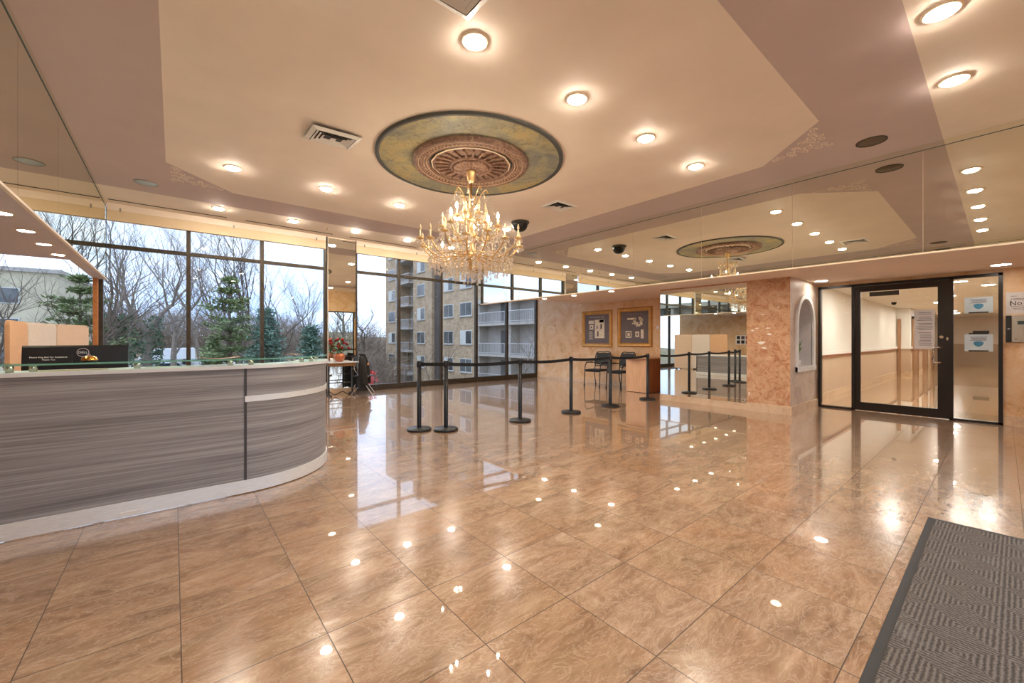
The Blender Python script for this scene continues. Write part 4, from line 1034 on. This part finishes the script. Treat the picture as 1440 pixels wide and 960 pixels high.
# ------------------------------------------------------------------ outside
def g(x, y):
    if y < -1: return -.12+max(0, (-y-15))*.06
    def seg(t_, ps):
        for (a, b), (c, d) in zip(ps, ps[1:]):
            if t_ <= c: return b+(d-b)*max(0, (t_-a))/(c-a)
        return ps[-1][1]
    L = seg(y, [(-1, -.4), (12, -.8), (25, -2.6), (55, -2.9), (66, -1.7), (90, .2), (140, 2.2), (200, 3)])
    Rr = seg(y, [(-1, -.4), (12, -1.2), (22, -4.2), (60, -4.0), (90, -.5), (140, 2.2), (200, 3)])
    k = min(1, max(0, (x-3)/10)); return L*(1-k)+Rr*k
mb = MB(); nx_, ny_ = 60, 70
xs = [-110+220*i/nx_ for i in range(nx_+1)]; ys = [-70+250*j/ny_ for j in range(ny_+1)]
mb.add([(x, y, g(x, y)-.25) for y in ys for x in xs], [(j*(nx_+1)+i, j*(nx_+1)+i+1, (j+1)*(nx_+1)+i+1, (j+1)*(nx_+1)+i) for j in range(ny_) for i in range(nx_)], 0, True)
struct('ground_outside', mb, 'ground')
mb = MB(); pts_ = [(-30, 36), (9, 36), (9, 71), (-30, 71)]
q = []
for j in range(8):
    for i in range(8):
        x, y = -34+43*i/7, 36+36*j/7; q.append((x, y, g(x, y)-.02 if True else 0))
mb.add(q, [(j*8+i, j*8+i+1, (j+1)*8+i+1, (j+1)*8+i) for j in range(7) for i in range(7)], 0, True)
struct('parking_lot', mb, 'asphalt')

def bare_tree(x, y, h, sp, seed, label, m='bark', trunks=1, levels=5, r0=None, ivy=0, lean=0, group='bare winter trees outside'):
    r_ = random.Random(seed); mb = MB(); base = Vector((0, 0, 0)); r0 = (r0 or h*.02)*1.25
    t = empty('bare_tree', (x, y, g(x, y)-.3), label=label, cat='tree', group=group)
    tw = MB()
    def grow(p, d, l, rad, lev):
        pts = [p]; rr = [rad]; n = 4; cur = p; dd = d
        for i in range(n):
            dd = (dd+Vector((r_.uniform(-1, 1), r_.uniform(-1, 1), r_.uniform(-.5, .8)))*(.06 if lev == levels else .17)).normalized(); cur = cur+dd*l/n
            pts.append(cur); rr.append(rad*(1-.45*(i+1)/n))
        (mb if lev >= levels-2 else tw).tube(pts, rr, 6 if lev >= levels-1 else (4 if lev > 1 else 3), cap=False)
        if lev == 0: return
        k = r_.choice((2, 3)) if lev > 1 else 3
        for i in range(k):
            ax = Vector((r_.uniform(-1, 1), r_.uniform(-1, 1), r_.uniform(-.05, .4))).normalized()
            nd = (dd*1.0+ax*sp*r_.uniform(.7, 1.2)).normalized(); grow(cur, nd, l*r_.uniform(.62, .85), rr[-1]*.72, lev-1)
        for i in range(1, n):
            if r_.random() < .8 and (lev < levels or i > 1):
                ax = Vector((r_.uniform(-1, 1), r_.uniform(-1, 1), r_.uniform(0, .5))).normalized(); grow(pts[i], (dd*.5+ax*sp*1.2).normalized(), l*r_.uniform(.45, .65), rr[i]*.5, max(0, lev-2))
    for k in range(trunks):
        a = 2*pi*k/trunks+seed; off = Vector((cos(a), sin(a), 0))*(.25 if trunks > 1 else 0)
        grow(base+off, Vector((off.x*.5+lean, off.y*.5, 1)).normalized(), h*.34, r0*(1 if trunks == 1 else .75), levels)
    o = mb.build('trunk', m, t); tw.build('twigs', m, t)
    if ivy:
        iv = MB()
        for i in range(int(1100*ivy)):
            z = r_.uniform(0, h*.45); a = r_.uniform(0, 2*pi); q = r0*(1.3+.9*r_.random()); p = Vector((q*cos(a)+lean*z, q*sin(a), z)); d = Vector((r_.uniform(-1, 1), r_.uniform(-1, 1), r_.uniform(-1, 1)))*.13; e = Vector((r_.uniform(-1, 1), r_.uniform(-1, 1), r_.uniform(-1, 1)))*.13
            iv.add([p-d, p-e, p+d, p+e], [(0, 1, 2, 3)])
        iv.build('ivy', 'ivy', t)
def conifer(x, y, h, w, seed, label, m='pine', layered=False, dense=1.):
    r_ = random.Random(seed); t = empty('conifer_tree', (x, y, g(x, y)-.3), label=label, cat='tree')
    MB().tube([(0, 0, 0), (.05, 0, h*.5), (0, 0, h*.97)], [h*.022, h*.014, .02], 7).build('trunk', 'bark', t)
    nd = MB(); br = MB(); lv = 11 if layered else 22
    for i in range(lv):
        f = i/(lv-1); z = h*((.22 if layered else .06)+(.74 if layered else .92)*f)+(r_.uniform(-.12, .12) if layered else 0); rad = w*((1-f)**.8 if not layered else (1-f**1.6)**.8*(1 if i % 3 else .72))+.12
        for k in range(7 if layered else 12):
            a = r_.uniform(0, 2*pi); L = rad*(r_.uniform(.45, 1.3) if layered else r_.uniform(.6, 1.08)); dz = (r_.uniform(.05, .32) if layered else -.18)
            e = Vector((cos(a)*L, sin(a)*L, z+dz*L+r_.uniform(-.1, .1))); s0 = Vector((0, 0, z)); br.tube([s0, s0.lerp(e, .5)+Vector((0, 0, .06*L)), e], [.03, .02, .006], 3, cap=False)
            for q in range(int(24*dense*(2.6 if layered else 1))):
                u = r_.uniform(.25 if layered else .15, 1.02); p = s0.lerp(e, u)+Vector((r_.gauss(0, .12), r_.gauss(0, .12), r_.gauss(0, .05)+.03*L))*(.6+w*.25)
                d = Vector((r_.uniform(-1, 1), r_.uniform(-1, 1), r_.uniform(-.3, .6))).normalized()*r_.uniform(.16, .34); s_ = d.cross(Vector((r_.uniform(-1, 1), r_.uniform(-1, 1), 1))).normalized()*.045
                nd.add([p-s_, p+d*.5+s_, p+d, p+d*.5-s_], [(0, 1, 2, 3)])
    br.build('branches', 'bark', t); nd.build('needles', m, t)
def at(u, Y):       # where the sight line through a column of the picture reaches the distance Y
    r_ = (u-720)/573.1; s_, c_ = sin(.69275), cos(.69275); dx, dy = s_+r_*c_, c_-r_*s_
    return dx/dy*Y
bare_tree(at(22, 24), 24, 8.5, .75, 11, 'forked bare tree at the far left, in front of the cream building', 'bark', 2, 5, .17, lean=-.12)
bare_tree(at(78, 27), 27, 8.5, .8, 5, 'spreading bare tree right of the forked one, before the cream building', 'bark', 1, 5, .13, lean=.18)
bare_tree(at(205, 44), 44, 14, .62, 23, 'broad bare tree with ivy-clad trunk above the parked cars', 'bark_pale', 1, 6, .42, 1.)
bare_tree(at(158, 34), 34, 13, .5, 31, 'tall bare tree with ivy at the edge of the left mirror', 'bark_pale', 1, 5, .24, .9)
bare_tree(at(245, 55), 55, 16, .55, 8, 'tall bare tree right of the ivy-clad one', 'bark_pale', 1, 6, .3)
bare_tree(at(330, 52), 52, 19, .45, 41, 'tall many-stemmed bare tree behind the pine', 'bark', 3, 6, .3)
bare_tree(at(392, 48), 48, 15, .5, 14, 'bare tree with fine twigs between the spruces', 'bark', 2, 6, .26)
bare_tree(at(436, 55), 55, 14, .5, 17, 'bare tree above the small spruce beside the pier', 'bark_pale', 2, 6, .22)
bare_tree(at(513, 46), 46, 11.5, .72, 29, 'round-crowned bare tree left of the brick apartment wing', 'bark_pale', 1, 6, .26)
bare_tree(at(608, 22), 22, 6.6, .8, 37, 'small bare tree in front of the brick wall windows', 'bark', 1, 5, .09)
bare_tree(at(738, 17), 17, 7.4, .75, 19, 'thin bare tree in front of the right hand balconies', 'bark_pale', 1, 5, .09)
bare_tree(at(285, 70), 70, 19, .5, 3, 'distant bare tree behind the van', 'bark_pale', 2, 6, .3)
bare_tree(at(178, 75), 75, 19, .5, 61, 'distant bare tree left of the broad tree', 'bark_pale', 2, 6, .3)
conifer(at(322, 28), 28, 7.9, 1.75, 2, 'layered green pine tree outside the middle window bay', 'pine', True, 1.3)
conifer(at(374, 26), 26, 6.0, 2.2, 9, 'dense blue-green spruce right of the layered pine', 'spruce', False, 1.2)
conifer(at(437, 24), 24, 5.2, 1.9, 12, 'small pale spruce beside the mirrored pier', 'spruce', False, 1.)
conifer(at(112, 30), 30, 7.6, 1.9, 21, 'green pine seen left of the orange mullion post', 'pine', True, 1.2)
conifer(at(300, 32), 32, 4.2, 1.5, 27, 'low green conifer behind the layered pine', 'pine', False, .8)
# thickets: nobody could count their stems
def thicket(xa, xb, ya, yb, n, h, seed, name='bush_thicket', m='brush'):
    r_ = random.Random(seed); mb = MB()
    for i in range(n):
        x, y = r_.uniform(xa, xb), r_.uniform(ya, yb); z = g(x, y)-.3; L = h*r_.uniform(.5, 1.15); p = Vector((x, y, z))
        d = Vector((r_.gauss(0, .3), r_.gauss(0, .3), 1)).normalized(); e = p+d*L; mb.tube([p, p.lerp(e, .5)+Vector((r_.gauss(0, .2), 0, 0)), e], [.05, .035, .008], 3, cap=False)
        for k in range(5):
            s0 = p.lerp(e, r_.uniform(.2, .95)); dd = Vector((r_.gauss(0, 1), r_.gauss(0, 1), r_.uniform(0, 1.2))).normalized()*L*r_.uniform(.15, .4); mb.tube([s0, s0+dd], [.025, .006], 3, cap=False)
    o = mb.build(name, m); tag(o, {'bush_thicket': 'brown winter thicket of bare stems'}.get(name), 'undergrowth', kind='stuff'); return o
tag(thicket(-40, 22, 81, 106, 3200, 7., 1), 'brown winter thicket on the slope behind the parking lot')
tag(thicket(at(500, 40), at(540, 40)+1, 36, 46, 300, 4.6, 2), 'brown thicket below the round-crowned tree left of the brick wing')
tag(thicket(-30, at(120, 42), 38, 46, 300, 3.2, 3), 'dark hedge-like thicket at the far left behind the partition panels')
tag(thicket(at(440, 62), at(548, 62)+3, 58, 73, 600, 7, 4), 'grey thicket on the far slope behind the mirrored pier')
# red shrub outside the window by the coat
t = empty('red_shrub', (at(523, 11.6), 11.6, -.75), label='small bright red shrub outside the window beside the dark coat', cat='shrub')
mb = MB(); st = MB(); r2 = random.Random(5)
for i in range(90):
    a = r2.uniform(0, 2*pi); q = r2.uniform(0, .16); z = r2.uniform(.75, 1.15); p = Vector((q*cos(a), q*sin(a), z)); d = Vector((r2.uniform(-1, 1), r2.uniform(-1, 1), r2.uniform(-.5, 1))).normalized()*.08; s_ = d.cross(Vector((0, 0, 1))).normalized()*.025
    mb.add([p-s_, p+d, p+s_, p-d*.4], [(0, 1, 2, 3)])
for i in range(6): st.tube([(0, 0, 0), (r2.uniform(-.1, .1), r2.uniform(-.1, .1), .9)], .008, 5)
st.build('stems', 'bark', t); mb.build('leaves', M['red_leaf'] if 'red_leaf' in M else plain('red_shrub_leaves', (226, 70, 84), .7, var=.2), t)
# vehicles
def car(x, y, rz, prof, w, m, label, name, glass, wheels):
    t = empty(name, (x, y, g(x, y)+.0), rz, label, 'car')
    MB().prismY(prof, -w/2, w/2).build('body', m, t, bevel=.08)
    mb = MB(); mb.prismY(glass, -w/2-.012, w/2+.012); mb.build('side_windows', 'car_glass', t)
    for wx in wheels:
        for sy in (-1, 1):
            MB().prismY([(wx+.33*cos(2*pi*k/16), .33+.33*sin(2*pi*k/16)) for k in range(16)], sy*w/2-.1, sy*w/2+.03).build('wheel', 'tyre', t)
van = [(-2.7, .35), (2.6, .35), (2.65, .9), (2.3, 1.05), (1.75, 1.15), (1.1, 1.95), (-2.6, 2.0), (-2.7, 1.8)]
car(-.6, 66, pi, van, 2., 'car_white', 'white cargo van parked in the lot beyond the left windows', 'cargo_van', [(1.0, 1.15), (1.6, 1.15), (1.1, 1.75), (.4, 1.8), (.4, 1.15)], (-1.7, 1.7))
sed = [(-2.2, .3), (2.2, .3), (2.25, .75), (1.4, .9), (.7, 1.4), (-1.0, 1.45), (-1.7, .98), (-2.2, .9)]
car(at(232, 58), 58, pi+.1, sed, 1.8, 'car_silver', 'silver hatchback parked in front of the white van', 'silver_car', [(-1.4, .95), (1.2, .92), (.65, 1.34), (-.95, 1.38)], (-1.35, 1.35))
car(at(240, 42), 42, pi+.05, sed, 1.8, 'car_white', 'white car nearest the window, low behind the desk shelf', 'white_car', [(-1.4, .95), (1.2, .92), (.65, 1.34), (-.95, 1.38)], (-1.35, 1.35))
# cream building at the far left
t = empty('cream_building', (at(82, 62), 62, g(-16, 62)-1), R(-4), 'cream stone building at the far left behind the bare trees', 'building')
bm = MB().box(-30, 0, 0, 14, 0, 11.2).build('wall', 'bldg_cream', t)
MB().box(-30.3, .3, -.3, 14.3, 11.2, 11.6).build('roof_edge', 'concrete', t)
for i in range(6):
    for j in range(3):
        f = MB().box(-4.2-i*4.2, -2.6-i*4.2, -.08, .05, 2+j*3.0, 3.6+j*3.0).build('window', 'curtain', t)
        MB().box(-4.1-i*4.2, -2.7-i*4.2, -.1, -.08, 2.1+j*3.0, 3.5+j*3.0).build('pane', 'ext_glass', f)
# brick apartment wing, face at x = 22.2
BX = 22.2
t = empty('apartment_building', (BX, 38, -5), label='tan brick apartment building with windows and balconies beyond the right windows', cat='building')
mb = MB()
def by(y): return y-38
def brick_face(ya, yb, z0=0, z1=22.): mb.box(0, 12, by(ya), by(yb), z0, z1)
brick_face(49.2, 53.6); brick_face(40.8, 45.4); brick_face(32.1, 39.1)
mb.build('brick_wall', 'brick', t)
MB().box(.35, 12, by(39.1), by(40.8), 0, 22).build('recess_wall', 'ext_dark', t)
MB().box(1.5, 12, by(45.4), by(49.2), 0, 22).build('balcony_wall', 'render_grey', t)
MB().box(1.2, 12, by(14), by(32.1), 0, 9.7).build('wing_wall', 'render_grey', t)
MB().box(.0, 12, by(13.5), by(32.1), 9.7, 10.1).build('wing_roof', 'concrete', t)
fl_ = [(-.07+2.77*k)+5 for k in range(-1, 5)]
def bwin(ya, yb, zf, curtain):
    f = MB().box(-.05, .06, by(ya), by(yb), zf+.95, zf+2.32).build('window', 'curtain', t)
    m_ = (ya+yb)/2
    MB().box(-.07, -.05, by(ya)+.08, by(m_)-.04, zf+1.03, zf+2.24).build('pane', 'ext_glass', f)
    MB().box(-.07, -.05, by(m_)+.04, by(yb)-.08, zf+1.03, zf+2.24).build('pane', 'ext_glass' if not curtain else 'curtain', f)
    MB().box(-.12, -.02, by(ya)-.05, by(yb)+.05, zf+.85, zf+.95).build('sill', 'concrete', f)
for k, zf in enumerate(fl_):
    bwin(50.5, 52.6, zf, k % 2); bwin(42.4, 44.3, zf, (k+1) % 2); bwin(36.2, 38.1, zf, k % 3 == 0); bwin(32.8, 34.9, zf, k % 2)
def balcony(ya, yb, zf, dep, m='concrete'):
    b = MB().box(-dep, 1.5, by(ya), by(yb), zf-.12, zf+.1).build('balcony', m, t)
    r_ = MB(); r_.box(-dep, -dep+.05, by(ya), by(yb), zf+1.05, zf+1.1).box(-dep, -dep+.05, by(ya), by(yb), zf+.2, zf+.24)
    n = int((yb-ya)/.22)
    for i in range(n+1): y = ya+(yb-ya)*i/n; r_.box(-dep+.01, -dep+.035, by(y)-.013, by(y)+.013, zf+.1, zf+1.06)
    for y in (ya, yb): r_.box(-dep, 1.3, by(y)-.02, by(y)+.02, zf+1.05, zf+1.1)
    r_.build('railing', 'rail', b)
    d = MB().box(1.1 if dep < .5 else 1.15, 1.22 if dep < .5 else 1.52, by(ya)+.5, by(ya)+2.3, zf+.1, zf+2.25); d.build('balcony_door', 'ext_dark', b)
    MB().box(1.08 if dep < .5 else 1.10, 1.21 if dep < .5 else 1.5, by(ya)+1.3, by(ya)+2.2, zf+.15, zf+2.2).build('door_glass', 'ext_glass', b)
for k, zf in enumerate(fl_): balcony(45.5, 49.1, zf, .6)
for zf in fl_[:4]:
    if zf > 9: continue
    for ya, yb in ((27.4, 31.9), (22.6, 27.2), (17.8, 22.4)): balcony(ya, yb, zf, .3)
for y in (32.0, 27.3, 22.5, 17.7): MB().box(.2, 1.3, by(y)-.16, by(y)+.16, 0, 9.7).build('pillar', 'concrete', t)
# a few trees outside the entrance, seen in the pier mirror
for i, (x, y, h, s_) in enumerate(((2, -22, 9, 71), (9, -26, 10, 72), (14, -24, 9, 73), (20, -34, 11, 74), (26, -30, 10, 75))):
    bare_tree(x, y, h, .65, s_, 'bare tree outside the entrance, seen only in mirrors', 'bark_pale', 1, 5, .18, group='bare trees outside the entrance')
tag(thicket(-5, 34, -34, -24, 500, 3.5, 9), 'thicket outside the entrance, seen only in mirrors')

# ------------------------------------------------------------------ sky, camera, view
w = bpy.data.worlds.new('overcast'); bpy.context.scene.world = w; w.use_nodes = True; nt = w.node_tree; nt.nodes.clear()
tc = N(nt, 'TexCoord').outputs['Generated']
v = N(nt, 'Mapping', {'Vector': tc, 'Scale': (1, 1, 2.6)}).outputs[0]
f = noise(nt, v, 2.2, 6, .6, .4)
col = ramp(nt, f, [(.34, (150, 180, 226)), (.50, (184, 202, 232)), (.66, (220, 228, 240))])
bg = N(nt, 'Background', {'Color': col, 'Strength': 2.15}); o = N(nt, 'OutputWorld'); nt.links.new(bg.outputs[0], o.inputs[0])

cd = bpy.data.cameras.new('camera'); cam = bpy.data.objects.new('camera', cd); C.objects.link(cam)
cd.sensor_width = 36; cd.lens = 573.1/1440*36; cd.shift_y = -2.5/1440; cd.clip_start = .05; cd.clip_end = 500
cam.location = (0, 0, 1.32); cam.rotation_euler = (pi/2, 0, -.69275)
sc = bpy.context.scene; sc.camera = cam
sc.view_settings.view_transform = 'Standard'; sc.view_settings.look = 'None'; sc.view_settings.gamma = 1; sc.view_settings.use_curve_mapping = False
sc.view_settings.exposure = 0.42
cy = sc.cycles
cy.max_bounces = 10; cy.diffuse_bounces = 4; cy.glossy_bounces = 7; cy.transmission_bounces = 4; cy.transparent_max_bounces = 24
cy.sample_clamp_indirect = 6.
